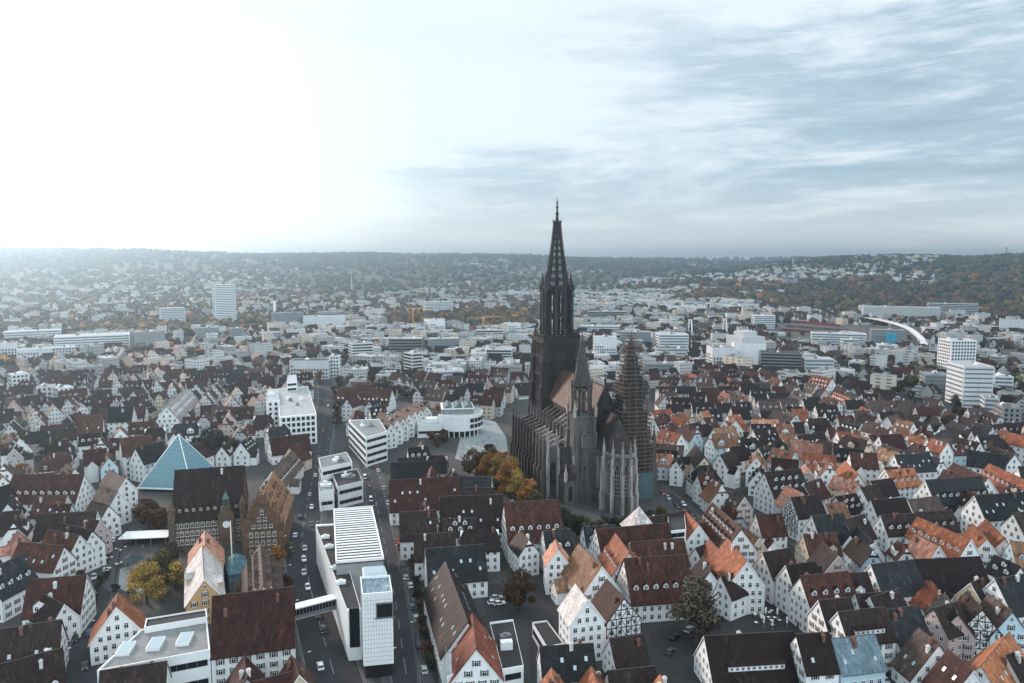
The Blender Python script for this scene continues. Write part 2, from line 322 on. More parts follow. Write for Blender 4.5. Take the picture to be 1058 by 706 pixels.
def build_ground():
    na = 400; ds = np.concatenate([[20, 60, 120, 250, 500, 900, 1300], np.geomspace(1600, 11000, 70)])
    a = np.linspace(0, 2 * np.pi, na, endpoint=False)
    xx = np.outer(ds, np.sin(a)); yy = np.outer(ds, np.cos(a)); zz = terrain(xx, yy)
    v = [(0, 0, 0)] + list(zip(xx.ravel(), yy.ravel(), zz.ravel()))
    f = [(0, 1 + (i + 1) % na, 1 + i) for i in range(na)]
    for k in range(len(ds) - 1):
        o, p = 1 + k * na, 1 + (k + 1) * na
        f += [(o + i, o + (i + 1) % na, p + (i + 1) % na, p + i) for i in range(na)]
    me = bpy.data.meshes.new('ground'); me.from_pydata(v, [], f)
    m = bpy.data.materials.new('city_ground'); m.use_nodes = True; t = m.node_tree; b = t.nodes['Principled BSDF']; b.inputs['Roughness'].default_value = 0.95
    tc = N(t, 'ShaderNodeTexCoord')
    n1 = N(t, 'ShaderNodeTexNoise', inp={'Scale': 0.02, 'Detail': 8.0, 'Roughness': 0.7}); t.links.new(tc.outputs['Object'], n1.inputs[0])
    n2 = N(t, 'ShaderNodeTexNoise', inp={'Scale': 0.0022, 'Detail': 6.0, 'Roughness': 0.6}); t.links.new(tc.outputs['Object'], n2.inputs[0])
    sx = N(t, 'ShaderNodeSeparateXYZ'); t.links.new(tc.outputs['Object'], sx.inputs[0])
    city = ramp(t, [(0.35, (0.028, 0.029, 0.030)), (0.5, (0.040, 0.040, 0.040)), (0.58, (0.026, 0.030, 0.022)), (0.7, (0.050, 0.047, 0.044))], n1.outputs[0], 'LINEAR').outputs[0]
    hill = ramp(t, [(0.38, (0.013, 0.018, 0.013)), (0.5, (0.020, 0.023, 0.016)), (0.60, (0.03, 0.034, 0.022)), (0.66, (0.055, 0.06, 0.04))], n2.outputs[0], 'LINEAR').outputs[0]
    c = mixc(t, ramp(t, [(0.0, 0.0), (1.0, 1.0)], math_(t, 'MULTIPLY', sx.outputs[2], 0.035), 'LINEAR').outputs[0], city, hill)
    t.links.new(c, b.inputs['Base Color']); me.materials.append(m)
    for p in me.polygons: p.use_smooth = True
    tag(link('ground', me), kind='structure')
build_ground()

# roads, kerbs, squares
def spline(pts, step=6.0):
    P = [Vector((p.x, p.y)) for p in pts]; out = []
    for i in range(len(P) - 1):
        p0, p1, p2, p3 = P[max(i - 1, 0)], P[i], P[i + 1], P[min(i + 2, len(P) - 1)]
        n = max(2, int((p2 - p1).length / step))
        for k in range(n):
            t = k / n
            out.append(0.5 * ((2 * p1) + (p2 - p0) * t + (2 * p0 - 5 * p1 + 4 * p2 - p3) * t * t + (3 * p1 - p0 - 3 * p2 + p3) * t ** 3))
    return out + [P[-1]]
def offset(line, o):
    r = []
    for i, p in enumerate(line):
        d = (line[min(i + 1, len(line) - 1)] - line[max(i - 1, 0)]).normalized(); r.append(p + Vector((d.y, -d.x)) * o)
    return r
def strip(mb, A, B, z0, z1, mi=0):
    for i in range(len(A) - 1):
        q = [A[i], A[i + 1], B[i + 1], B[i]]; mb.add([(p.x, p.y, z1) for p in q], [(0, 1, 2, 3)], mi)
        if z0 is not None:
            for a, b in ((A[i], A[i + 1]), (B[i], B[i + 1])):
                mb.add([(a.x, a.y, z0), (b.x, b.y, z0), (b.x, b.y, z1), (a.x, a.y, z1)], [(0, 1, 2, 3)], mi)
LINES = {}
def road(key, pix, w, side=2.6, marks='dash', clear=True):
    L = spline([at(*p) for p in pix]); LINES[key] = L
    mb = MB(); strip(mb, offset(L, -w / 2), offset(L, w / 2), None, 0.012); tag(mb.build('road', M['asphalt']), kind='structure')
    if side:
        for sg in (-1, 1):
            mb = MB(); strip(mb, offset(L, sg * w / 2), offset(L, sg * (w / 2 + 0.3)), 0.0, 0.13, 1); strip(mb, offset(L, sg * (w / 2 + 0.3)), offset(L, sg * (w / 2 + side)), 0.0, 0.126, 0)
            tag(mb.build('pavement', [M['pave'], M['kerb']]), kind='structure')
    if marks:
        mb = MB()
        for i in range(0, len(L) - 1, 2):
            strip(mb, offset(L, -0.09)[i:i + 2], offset(L, 0.09)[i:i + 2], None, 0.018)
        if marks == 'lanes':
            for o in (-w / 2 + 0.35, w / 2 - 0.35): strip(mb, offset(L, o - 0.07), offset(L, o + 0.07), None, 0.018)
        tag(mb.build('road_markings', M['line']), kind='structure')
    if clear:
        for i in range(len(L) - 1):
            d = L[i + 1] - L[i]; m_ = (L[i] + L[i + 1]) / 2; foot(m_.x, m_.y, math.atan2(d.y, d.x), d.length / 2 + 0.5, w / 2 + side * 0.7)
def square(name, pix, mname, z=0.02):
    P = [at(*p) for p in pix]; mb = MB(); mb.add([(p.x, p.y, z) for p in P], [tuple(range(len(P)))])
    o = tag(mb.build(name, M[mname]), kind='structure')
    # keep houses off it: cover the polygon with small cells
    xs = [p.x for p in P]; ys = [p.y for p in P]; st = 5.0
    for i in range(int((max(xs) - min(xs)) / st) + 1):
        for j in range(int((max(ys) - min(ys)) / st) + 1):
            x, y = min(xs) + i * st, min(ys) + j * st; ins = False
            for k in range(len(P)):
                a, b = P[k], P[k - 1]
                if (a.y > y) != (b.y > y) and x < (b.x - a.x) * (y - a.y) / (b.y - a.y) + a.x: ins = not ins
            if ins: foot(x, y, 0, st / 2, st / 2)
road('main', [(352, 722), (337, 668), (325, 625), (317, 590), (312, 560), (316, 530), (321, 505), (326, 480), (331, 455), (336, 430), (338, 408), (334, 388)], 15.5, 2.6, 'lanes')
road('gallery', [(424, 722), (417, 680), (410, 630), (402, 585), (394, 545), (387, 510), (380, 485), (372, 470)], 8.5, 3.2, 'dash')
road('market', [(84, 722), (86, 680), (94, 640), (104, 610), (112, 575), (122, 545), (132, 515), (141, 490), (146, 470)], 8.0, 2.0, None)
road('lane', [(447, 722), (441, 680), (434, 640), (427, 605), (419, 580)], 5.0, 1.2, None)
road('north', [(676, 500), (700, 520), (722, 545), (745, 585), (742, 615)], 6.5, 2.0, None)
road('mid', [(700, 470), (740, 500), (790, 545), (830, 575)], 4.0, 1.2, None)
road('mid', [(1075, 505), (1010, 500), (950, 530), (900, 545), (880, 575)], 4.5, 1.2, None)
road('mid', [(930, 722), (905, 690), (850, 700), (700, 718)], 5.5, 1.5, None)
road('ring', [(334, 388), (345, 376), (420, 372), (520, 376), (700, 372), (860, 388), (960, 420), (1075, 455)], 11, 2.0, 'dash')
road('ring', [(334, 388), (260, 384), (150, 378), (0, 386), (-60, 388)], 9, 2.0, 'dash')
square('plaza', [(470, 474), (500, 484), (527, 486), (523, 452), (512, 436), (497, 432), (478, 444)], 'plaza')
square('market_square', [(104, 606), (120, 560), (136, 528), (172, 532), (172, 560), (152, 600), (132, 622)], 'pave', 0.13)
square('fountain_forecourt', [(122, 608), (124, 588), (154, 580), (158, 596), (146, 618)], 'plaza', 0.14)
square('inn_square', [(730, 684), (744, 630), (765, 624), (789, 604), (802, 604), (846, 652), (828, 678)], 'cobble', 0.02)
square('courtyard', [(668, 722), (672, 655), (700, 642), (745, 650), (742, 668), (716, 722)], 'cobble', 0.016)
square('back_yard', [(498, 605), (555, 602), (592, 650), (596, 690), (548, 702), (545, 640), (503, 640)], 'cobble', 0.014)
square('churchyard', [(510, 520), (560, 555), (700, 545), (690, 500), (600, 520)], 'pave', 0.017)
# ------------------------------------------------------------------ the minster (local X runs along the nave to the choir, local Y to the north side)
def lancet_mesh(name, mats, lights=2, rows=2):
    """unit pointed window 1 wide, 1 high in the local XZ plane, facing -Y: dark opening, stone surround and tracery"""
    mb = MB(); n = 5
    def arch(w, h, sp):
        pts = [(-w / 2, 0)]
        for i in range(n + 1): a = i / n; pts.append((-w / 2 + w / 2 * math.sin(a * math.pi / 2) ** 1.3 * 1.0, sp + (h - sp) * math.sin(a * math.pi / 2)))
        r = pts + [(-x, z) for x, z in pts[::-1][1:]]
        return r
    op = arch(0.8, 0.95, 0.68); mb.add([(x, -0.03, z + 0.02) for x, z in op], [tuple(range(len(op)))], 1)
    out = arch(1.0, 1.0, 0.68)
    for k in range(len(out)):
        a, b = out[k], out[(k + 1) % len(out)]; c, d = op[k], op[(k + 1) % len(op)]
        mb.add([(a[0], -0.16, a[1]), (b[0], -0.16, b[1]), (d[0], -0.16, d[1] + 0.02), (c[0], -0.16, c[1] + 0.02)], [(0, 1, 2, 3)], 0)
        mb.add([(a[0], -0.16, a[1]), (b[0], -0.16, b[1]), (b[0], 0.05, b[1]), (a[0], 0.05, a[1])], [(3, 2, 1, 0)], 0)
        mb.add([(c[0], -0.16, c[1] + .02), (d[0], -0.16, d[1] + .02), (d[0], -0.03, d[1] + .02), (c[0], -0.03, c[1] + .02)], [(0, 1, 2, 3)], 0)
    for i in range(1, lights):
        x = -0.4 + 0.8 * i / lights; mb.box(x - 0.022, x + 0.022, -0.13, -0.035, 0.02, 0.8, 0)
    for j in range(1, rows):
        z = 0.72 * j / rows; mb.box(-0.4, 0.4, -0.12, -0.036, z - 0.008, z + 0.008, 0)
    return mb.mesh(name, mats)
def pinnacle_mesh(name, m):
    """unit pinnacle: square shaft, gablets, crocketed spirelet, finial; 1 wide, 1 high"""
    mb = MB(); w = 0.38
    mb.box(-w, w, -w, w, 0, 0.42); mb.box(-w * 1.25, w * 1.25, -w * 1.25, w * 1.25, 0.40, 0.44)
    for k in range(4):
        a = k * math.pi / 2; c, s_ = math.cos(a), math.sin(a); rot = lambda x, y, z: (x * c - y * s_, x * s_ + y * c, z)
        mb.add([rot(-w, -w * 1.2, 0.43), rot(w, -w * 1.2, 0.43), rot(0, -w * 1.1, 0.58), rot(0, 0, 0.56)], [(0, 1, 2), (0, 2, 3), (1, 3, 2)])
    mb.cone(0, 0, 0.43, 0.94, w * 1.15, 0.05, 4, math.pi / 4)
    for k in range(4):
        for j in range(3):
            r = 0.36 * (1 - (j + 1) / 4.2); a = math.pi / 4 + k * math.pi / 2; x, y, z = r * math.cos(a), r * math.sin(a), 0.5 + 0.12 * j; mb.box(x - .07, x + .07, y - .07, y + .07, z, z + 0.03)
    mb.box(-.17, .17, -.06, .06, 0.92, 0.95); mb.box(-.06, .06, -.17, .17, 0.92, 0.951); mb.cone(0, 0, 0.93, 1.0, 0.08, 0.02, 4)
    return mb.mesh(name, m)
MX0 = at(575, 476); MA = math.atan2(-0.969, 0.245)
MIN = thing('minster', 'huge dark gothic minster with one soaring openwork west spire, rising over the whole old town', 'church', (27.4, 446, 0), MA)
def ml(u, v, z=0): c, s_ = math.cos(MA), math.sin(MA); return Vector((27.4 + u * c - v * s_, 446 + u * s_ + v * c, z))
def build_minster():
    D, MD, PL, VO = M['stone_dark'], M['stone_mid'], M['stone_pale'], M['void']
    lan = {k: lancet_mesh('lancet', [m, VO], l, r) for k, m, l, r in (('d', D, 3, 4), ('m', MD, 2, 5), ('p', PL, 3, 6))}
    pin = {k: pinnacle_mesh('pinnacle', m) for k, m in (('d', D), ('m', MD), ('p', PL))}
    def P(k, u, v, z, w, h, par): return link('pinnacle', pin[k], par, (u, v, z), 0, (w, w, h))
    def Wn(k, u, v, z, w, h, face, par): return link('window', lan[k], par, (u, v, z), {'S': 0, 'E': math.pi / 2, 'N': math.pi, 'W': -math.pi / 2}[face], (w, 1.6, h))
    # ---- west tower: square stage
    mb = MB(); hw = 11.3
    mb.box(-hw, hw, -hw, hw, 0, 75)
    for z in (14, 24, 37, 39, 52, 63, 72, 74.2): mb.box(-hw - 0.5, hw + 0.5, -hw - 0.5, hw + 0.5, z, z + 0.8)
    for z0, z1 in ((40, 51.5), (53.2, 62.6), (64.2, 71.6), (26, 36.5)):   # blind tracery ribs between the courses
        for i in range(13):
            q = -hw + 1.2 + i * (2 * hw - 2.4) / 12
            for sg in (-1, 1):
                mb.box(q - 0.22, q + 0.22, sg * hw - 0.28, sg * hw + 0.28, z0, z1); mb.box(sg * hw - 0.28, sg * hw + 0.28, q - 0.22, q + 0.22, z0, z1)
    tw = mb.build('west_tower', D, MIN)
    for su in (-1, 1):
        for sv in (-1, 1):
            mb = MB()
            for (z0, z1, e) in ((0, 24, 3.4), (24, 46, 2.6), (46, 62, 1.6), (62, 73, .8)):
                mb.box(su * (hw - 3.2), su * (hw + e), sv * (hw - 3.0), sv * (hw + e - .1), z0, z1)
                mb.box(su * (hw - 3.3), su * (hw + e + .3), sv * (hw - 3.1), sv * (hw + e + .2), z1 - 0.9, z1 - 0.2)
                for q in (0.25, 0.75):
                    mb.box(su * (hw + e - 0.1), su * (hw + e + 0.3), sv * (hw - 3 + q * (e + 3)) - .2, sv * (hw - 3 + q * (e + 3)) + .2, z0 + 2, z1 - 1)
                    mb.box(su * (hw - 3 + q * (e + 3)) - .2, su * (hw - 3 + q * (e + 3)) + .2, sv * (hw + e - 0.2), sv * (hw + e + 0.2), z0 + 2, z1 - 1)
            b = mb.build('corner_buttress', D, tw)
            for (z, e, h) in ((24, 3.0, 9), (46, 2.1, 10), (62, 1.2, 9), (73, -.3, 9)):
                P('d', su * (hw + e - .6), sv * (hw + e - .6), z - 0.3, 1.9, h, tw)
    for face, u, v, ax in (('S', 0, -hw, 0), ('N', 0, hw, 0), ('E', hw, 0, 1), ('W', -hw, 0, 1)):
        for o in (-4.6, 4.6):
            for z, h in ((53.4, 17.5), (27, 20)):
                if face == 'E' and z < 50: continue
                Wn('d', u + (0 if ax else o), v + (o if ax else 0), z, 4.6, h, face, tw)
    mb = MB()                                                             # gallery balustrade
    for sg in (-1, 1):
        for i in range(26):
            q = -hw + i * 2 * hw / 25
            mb.box(q - .15, q + .15, sg * hw - .1 + sg * .3, sg * hw + .1 + sg * .3, 75, 76.6); mb.box(sg * hw - .1 + sg * .3, sg * hw + .1 + sg * .3, q - .15, q + .15, 75, 76.6)
        mb.box(-hw - .4, hw + .4, sg * (hw + .3) - .2, sg * (hw + .3) + .2, 76.6, 77); mb.box(sg * (hw + .3) - .2, sg * (hw + .3) + .2, -hw + .1, hw - .1, 76.6, 76.99)
    mb.build('balustrade', D, tw)
    # ---- octagon
    mb = MB(); oc = lambda r, z: [(r * math.cos(R(22.5 + 45 * i)), r * math.sin(R(22.5 + 45 * i)), z) for i in range(8)]
    ro = 7.7
    for i in range(8):
        a = R(22.5 + 45 * i); x, y = ro * math.cos(a), ro * math.sin(a); mb.cone(x, y, 75, 106, 1.25, 1.15, 6, a)
        b = R(22.5 + 45 * (i + 1)); q = Vector((ro * math.cos(b), ro * math.sin(b), 0)); p = Vector((x, y, 0))
        for z, h in ((75.4, 1.2), (80.5, .5), (88.6, 1.0), (89.8, .4), (101.2, .6), (104.6, 1.8)): mb.bar(p + Vector((0, 0, z)), q + Vector((0, 0, z)), 0.7, h)
        for t in (0.26, 0.5, 0.74): mb.bar(p.lerp(q, t) + Vector((0, 0, 75)), p.lerp(q, t) + Vector((0, 0, 105)), 0.34)
        for z0, z1 in ((84.5, 88.4), (98.4, 104)):                        # pointed heads of the openings: filled spandrels
            for sgn, (pp, qq) in ((1, (p, q)), (-1, (q, p))):
                for t0, t1, dz in ((0.0, 0.2, 0.0), (0.2, 0.36, 0.45), (0.36, 0.5, 0.75)):
                    A, B = pp.lerp(qq, t0), pp.lerp(qq, t1); zz = z0 + (z1 - z0) * dz
                    if z1 - zz > 0.3: mb.bar(A + Vector((0, 0, (zz + z1) / 2)), B + Vector((0, 0, (zz + z1) / 2)), 0.5, z1 - zz)
    mb.cone(0, 0, 75, 104, 2.4, 2.2, 8)                                   # stair and bell frame inside
    mb.ring([oc(ro + 1.2, 105.4), oc(ro + 1.2, 106.4)])
    oct_ = mb.build('octagon', D, MIN)
    for i in range(4):
        a = R(45 + 90 * i); x, y = 9.9 * math.cos(a), 9.9 * math.sin(a)
        mb = MB()
        for k in range(6):
            b = a + k * math.pi / 3; mb.cone(x + 1.35 * math.cos(b), y + 1.35 * math.sin(b), 74, 104, 0.34, 0.3, 4)
        mb.cone(x, y, 74, 104, 0.7, 0.7, 6)
        for j in range(16): mb.cone(x, y, 75 + j * 1.85, 75.4 + j * 1.85, 1.75, 1.75, 6, j * 0.35)
        mb.cone(x, y, 104, 105, 2.1, 2.1, 6); mb.cone(x, y, 105, 113, 1.3, 0.06, 6)
        tr = mb.build('stair_turret', D, oct_)
        for k in range(3): P('d', x + 1.6 * math.cos(a + k * 2.1), y + 1.6 * math.sin(a + k * 2.1), 103.5, 0.9, 5.5, tr)
        # bridge from octagon to turret
        for z in (88.8, 101): mb = MB(); mb.bar((x * 0.72, y * 0.72, z), (x * 0.9, y * 0.9, z), 1.0, 0.6); mb.build('bridge', D, oct_)
    for i in range(8):
        a = R(22.5 + 45 * i); P('d', (ro + .9) * math.cos(a), (ro + .9) * math.sin(a), 106, 1.3, 9.5, oct_)
    # ---- openwork spire
    zt = [106, 110.5, 115, 119.5, 123.8, 127.8, 131.6, 135.2, 138.6, 141.6, 144.2]
    rr = lambda z: 7.0 - 0.136 * (z - 106) - 0.5 * math.sin(max(0, min(1, (z - 106) / 38)) * math.pi)
    mb = MB()
    pt = lambda i, z, k=1.0: Vector((k * rr(z) * math.cos(R(22.5 + 45 * i)), k * rr(z) * math.sin(R(22.5 + 45 * i)), z))
    for i in range(8):
        for j in range(len(zt) - 1):
            a, b = pt(i, zt[j]), pt(i, zt[j + 1]); w = 0.92 - 0.035 * j
            mb.bar(a, b, w)
            c, d = pt(i + 1, zt[j]), pt(i + 1, zt[j + 1])
            mb.bar(a, c, 0.4, 0.55); m0, m1 = (a + c) / 2, (b + d) / 2
            mb.bar(m0, m1, 0.24)
            hgt = (zt[j + 1] - zt[j])
            mb.bar(a.lerp(b, 0.55), m1, 0.26); mb.bar(c.lerp(d, 0.55), m1, 0.26)      # tracery heads
            mb.bar(a.lerp(b, 0.72), c.lerp(d, 0.72), 0.2, 0.45)
            for t in (0.15, 0.5, 0.85):                                       # crockets on the ribs
                q = a.lerp(b, t); o = Vector((q.x, q.y, 0)).normalized() * (0.65 - 0.03 * j); s_ = 0.5 - 0.02 * j
                mb.box(q.x + o.x - s_, q.x + o.x + s_, q.y + o.y - s_, q.y + o.y + s_, q.z - .1, q.z + .45)
    mb.cone(0, 0, 106, 140, 0.5, 0.4, 6)
    spi = mb.build('spire', D, MIN)
    mb = MB()                                                             # lookout gallery and finial
    for z, r0, r1, h in ((143.6, 2.3, 2.9, 0.9), (144.5, 2.9, 2.6, 0.9), (145.4, 1.0, 0.75, 4.5), (149.6, 1.5, 1.1, 0.7), (150.3, 0.62, 0.5, 3.2), (153.3, 1.35, 0.5, 0.9), (154.2, 0.4, 0.32, 2.2), (156.2, 0.9, 0.35, 0.8), (157, 0.25, 0.12, 2.4)):
        mb.cone(0, 0, z, z + h, r0, r1, 8)
    mb.bar((-1.0, 0, 155.2), (1.0, 0, 155.2), .3); mb.bar((0, -1.0, 155.21), (0, 1.0, 155.21), .3)
    mb.build('finial', D, spi)
    for i in range(8): P('d', 2.6 * math.cos(R(45 * i)), 2.6 * math.sin(R(45 * i)), 144, 0.45, 3.0, spi)
    # ---- nave and aisles
    mb = MB(); mb.box(12, 82, -8.6, 8.6, 0, 38.6); mb.box(12.2, 82.3, -9.0, 9.0, 37.8, 39.4)
    nav = mb.build('nave', D, MIN)
    mb = MB(); mb.ring([[(u, -9.3, 39.4), (u, 9.3, 39.4), (u, 0, 57)] for u in (12.3, 82)])
    rf = mb.build('nave_roof', M['minster_roof'], MIN)
    mb = MB(); mb.bar((12.3, 0, 57.1), (82, 0, 57.1), .5, .5)
    for i in range(23): mb.box(13 + i * 3, 13.3 + i * 3, -.1, .1, 57.2, 58.3)
    mb.build('ridge_crest', D, rf)
    mb = MB(); mb.ring([[(u, -9.0, 38), (u, 9.0, 38), (u, 0, 58.6)] for u in (82.02, 83.0)]); gb = mb.build('nave_gable', D, MIN)
    P('d', 82.5, 0, 58, 1.2, 6, gb)
    for sg in (-1, 1):
        mb = MB(); y0, y1 = sorted((sg * 29.4, sg * 8.6)); mb.box(10, 78, y0, y1, 0, 20.5)
        mb.box(9.8, 78.2, sg * 29.4 - .5, sg * 29.4 + .5, 20.1, 22.3)
        ai = mb.build('aisle', D if sg > 0 else D, MIN)
        mb = MB(); mb.ring([[(u, sg * 29.0, 20.6), (u, sg * 19.4, 24.2), (u, sg * 8.65, 25.6), (u, sg * 8.65, 20.55)] for u in (10.4, 77.6)]); mb.build('aisle_roof', M['choir_roof'], ai)
        nb = 11
        for k in range(nb):
            u = 13 + k * 6.35
            mb = MB(); mb.box(u - .75, u + .75, *sorted((sg * 29.3, sg * 32.6)), 0, 14); mb.box(u - .7, u + .7, *sorted((sg * 29.3, sg * 31.6)), 14, 23.5)
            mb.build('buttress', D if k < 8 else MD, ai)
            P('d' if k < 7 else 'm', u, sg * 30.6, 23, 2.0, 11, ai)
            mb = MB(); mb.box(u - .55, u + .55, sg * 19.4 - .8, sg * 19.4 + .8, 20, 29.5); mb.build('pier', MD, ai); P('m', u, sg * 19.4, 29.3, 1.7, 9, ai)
            for (v0, z0, v1, z1, w) in ((29.6, 25.2, 19.4, 29.2, .8), (19.4, 28.6, 8.8, 35.4, .85)):
                mb = MB(); mb.bar((u, sg * v0, z0), (u, sg * v1, z1), w, 1.3); mb.bar((u, sg * v0, z0 + .8), (u, sg * v1, z1 + .8), w * 1.3, .3)
                mb.build('flying_buttress', PL if k > 4 else MD, MIN)
            if k < nb - 1:
                Wn('d', u + 3.2, sg * 29.42, 5, 4.4, 13.5, 'S' if sg < 0 else 'N', ai)
                Wn('d', u + 3.2, sg * 8.62, 27, 4.0, 9.8, 'S' if sg < 0 else 'N', nav)
                P('d', u + 3.2, sg * 29.4, 22, 0.9, 4.2, ai)
        for v in (12.5, 20.4): Wn('m', 78.05, sg * v if abs(v) > 19 else sg * 14, 5, 4.4, 13, 'E', ai) if v > 19 else None
    # ---- choir with apse
    w = 7.4; ap = [(86, -w), (103, -w), (108.8, -w * 0.62), (111.4, 0), (108.8, w * 0.62), (103, w), (86, w)]
    ap = [(80, -w), (102, -w), (107.6, -w * .72), (110.6, -w * .26), (110.6, w * .26), (107.6, w * .72), (102, w), (80, w)]
    mb = MB(); mb.prism(ap, 0, 26.5)
    big = [(80 if u < 90 else 90 + (u - 90) * 1.025, v * 1.06) for u, v in ap]
    mb.prism(big, 25.6, 26.3); mb.prism(big, 27.2, 27.5); mb.prism([(80.5 if u < 90 else 90 + (u - 90) * 1.012, v * 1.03) for u, v in ap], 26.4, 27.3); mb.prism(big, 7.5, 8.2)
    ch = mb.build('choir', MD, MIN)
    mb = MB(); rb = [(u, v, 27.5) for u, v in big]; n = len(rb)
    ridge = [(83.2, 0, 45.5), (100, 0, 45.5)]
    v_ = [(83.2, -w * 1.06, 27.5)] + rb[1:-1] + [(83.2, w * 1.06, 27.5)] + ridge; k = len(v_)
    f_ = [(0, 1, k - 1, k - 2)] + [(i, i + 1, k - 1) for i in range(1, k - 4)] + [(k - 4, k - 3, k - 2, k - 1), (k - 3, 0, k - 2)]
    mb.add(v_, f_); cr = mb.build('choir_roof', M['choir_roof'], MIN)
    mb = MB(); mb.bar((83.3, 0, 45.55), (100, 0, 45.55), .4, .4); mb.build('ridge_crest', D, cr)
    cen = Vector((100, 0))
    for i in range(1, 7):
        c = Vector(ap[i]); d = (c - cen).normalized() if i not in () else None
        ang = math.atan2(d.y, d.x)
        def rot(x, y, z): return (c.x + x * math.cos(ang) - y * math.sin(ang), c.y + x * math.sin(ang) + y * math.cos(ang), z)
        mb = MB()
        for z0, z1, e in ((0, 9, 2.7), (9, 19, 2.2), (19, 26.5, 1.6)):
            p = [rot(-.5, -.7, 0), rot(e, -.7, 0), rot(e, .7, 0), rot(-.5, .7, 0)]; mb.prism([q[:2] for q in p], z0, z1)
            p = [rot(-.5, -.8, 0), rot(e + .15, -.8, 0), rot(e + .15, .8, 0), rot(-.5, .8, 0)]; mb.prism([q[:2] for q in p], z1 - .6, z1 - .1)
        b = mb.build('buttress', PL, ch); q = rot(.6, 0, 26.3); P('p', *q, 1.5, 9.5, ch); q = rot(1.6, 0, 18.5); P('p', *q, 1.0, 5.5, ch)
        if i < 6:
            e = Vector(ap[i + 1]); m_ = (c + e) / 2; t = math.atan2(e.y - c.y, e.x - c.x); L = (e - c).length
            link('window', lan['p'], ch, (m_.x + .04 * math.sin(t), m_.y - .04 * math.cos(t), 8.6), t, (min(3.6, L * .74), 1.3, 16.5))
            mb = MB()
            for q in range(9):
                a = c.lerp(e, (q + .5) / 9); mb.bar((a.x * 1.0 + .5 * math.sin(t), a.y - .5 * math.cos(t), 27.5), (a.x + .5 * math.sin(t), a.y - .5 * math.cos(t), 28.8), .22)
            a, bq = c, e; o = Vector((.5 * math.sin(t), -.5 * math.cos(t))); mb.bar((a.x + o.x, a.y + o.y, 28.9), (bq.x + o.x, bq.y + o.y, 28.9), .4, .3); mb.build('parapet', PL, ch)
    for sg in (-1, 1):
        for u in (93, 98.6): Wn('p', u, sg * (w + .02), 8.6, 3.4, 16.5, 'S' if sg < 0 else 'N', ch)
    # ---- choir towers
    for sg in (-1, 1):
        cu, cv = 84, sg * 13.2; h = 5.2; mb = MB()
        mb.box(cu - h, cu + h, cv - h, cv + h, 0, 44)
        for z in (10, 20, 27, 36, 43): mb.box(cu - h - .35, cu + h + .35, cv - h - .35, cv + h + .35, z, z + .7)
        for a in (-1, 1):
            for b in (-1, 1):
                for z0, z1, e in ((0, 20, 1.6), (20, 36, 1.1), (36, 44, .6)):
                    mb.box(*sorted((cu + a * (h - 1.4), cu + a * (h + e))), *sorted((cv + b * (h - 1.4), cv + b * (h + e - .03))), z0, z1)
        t = mb.build('choir_tower', MD, MIN)
        for a in (-1, 1):
            for b in (-1, 1):
                P('p', cu + a * (h + .3), cv + b * (h + .3), 43.6, 1.6, 9, t); P('p' if sg < 0 else 'm', cu + a * (h + .9), cv + b * (h + .9), 19.8, 1.2, 7, t)
        for face, a, b in (('E', 1, 0), ('S', 0, -1), ('N', 0, 1), ('W', -1, 0)):
            if face == 'W': continue
            Wn('p' if sg < 0 else 'm', cu + a * h, cv + b * h, 28.2, 3.0, 7.4, face, t); Wn('p' if sg < 0 else 'm', cu + a * h, cv + b * h, 12, 2.6, 7, face, t)
        mb = MB()                                                         # open octagonal belfry
        for i in range(8):
            a = R(22.5 + 45 * i); b = R(67.5 + 45 * i); p = Vector((cu + 4.7 * math.cos(a), cv + 4.7 * math.sin(a), 0)); q = Vector((cu + 4.7 * math.cos(b), cv + 4.7 * math.sin(b), 0))
            mb.cone(p.x, p.y, 43.8, 60, .62, .55, 6)
            for z, hh in ((44.4, 1.6), (51.4, .7), (57, 1.2), (59.6, 1.0)): mb.bar((p.x, p.y, z), (q.x, q.y, z), .5, hh)
            m_ = (p + q) / 2; mb.bar((m_.x, m_.y, 44), (m_.x, m_.y, 57), .3)
        mb.cone(cu, cv, 44, 59, 1.5, 1.5, 8); bf = mb.build('belfry', MD, t)
        for i in range(8):
            a = R(22.5 + 45 * i); P('m', cu + 5.1 * math.cos(a), cv + 5.1 * math.sin(a), 56.5, .9, 7.5, t)
        mb = MB(); mb.ring([[(cu + r * math.cos(R(22.5 + 45 * i)), cv + r * math.sin(R(22.5 + 45 * i)), z) for i in range(8)] for z, r in ((60, 4.5), (70, 2.75), (80, 1.0), (83, .5))])
        for i in range(8):
            a = R(22.5 + 45 * i)
            for j in range(12):
                z = 60.8 + j * 1.75; r = 4.5 - (z - 60) * .176 + .2; x, y = cu + r * math.cos(a), cv + r * math.sin(a); mb.box(x - .22, x + .22, y - .22, y + .22, z, z + .5)
        for z in (64, 68, 72, 76): r = 4.7 - (z - 60) * .176; mb.cone(cu, cv, z, z + .35, r + .12, r, 8, R(22.5))
        mb.cone(cu, cv, 83, 86, .35, .1, 6); mb.cone(cu, cv, 83.4, 84.2, .9, .5, 6); mb.build('tower_spire', MD, t)
    # ---- vestry block and stair on the south side of the choir
    mb = MB(); mb.box(78.2, 92, -24, -18.9, 0, 12.5); mb.box(78, 92.3, -24.3, -18.8, 11.8, 12.4); ve = mb.build('vestry', MD, MIN)
    mb = MB(); mb.ring([[(u, -24.3, 12.4), (u, -18.7, 12.4), (u, -18.7, 16)] for u in (78.3, 92.2)]); mb.build('vestry_roof', M['choir_roof'], ve)
    for u in (81.5, 88.5): Wn('m', u, -24.02, 2, 2.6, 8, 'S', ve)
    Wn('m', 92.02, -21.5, 2, 2.4, 8, 'E', ve)
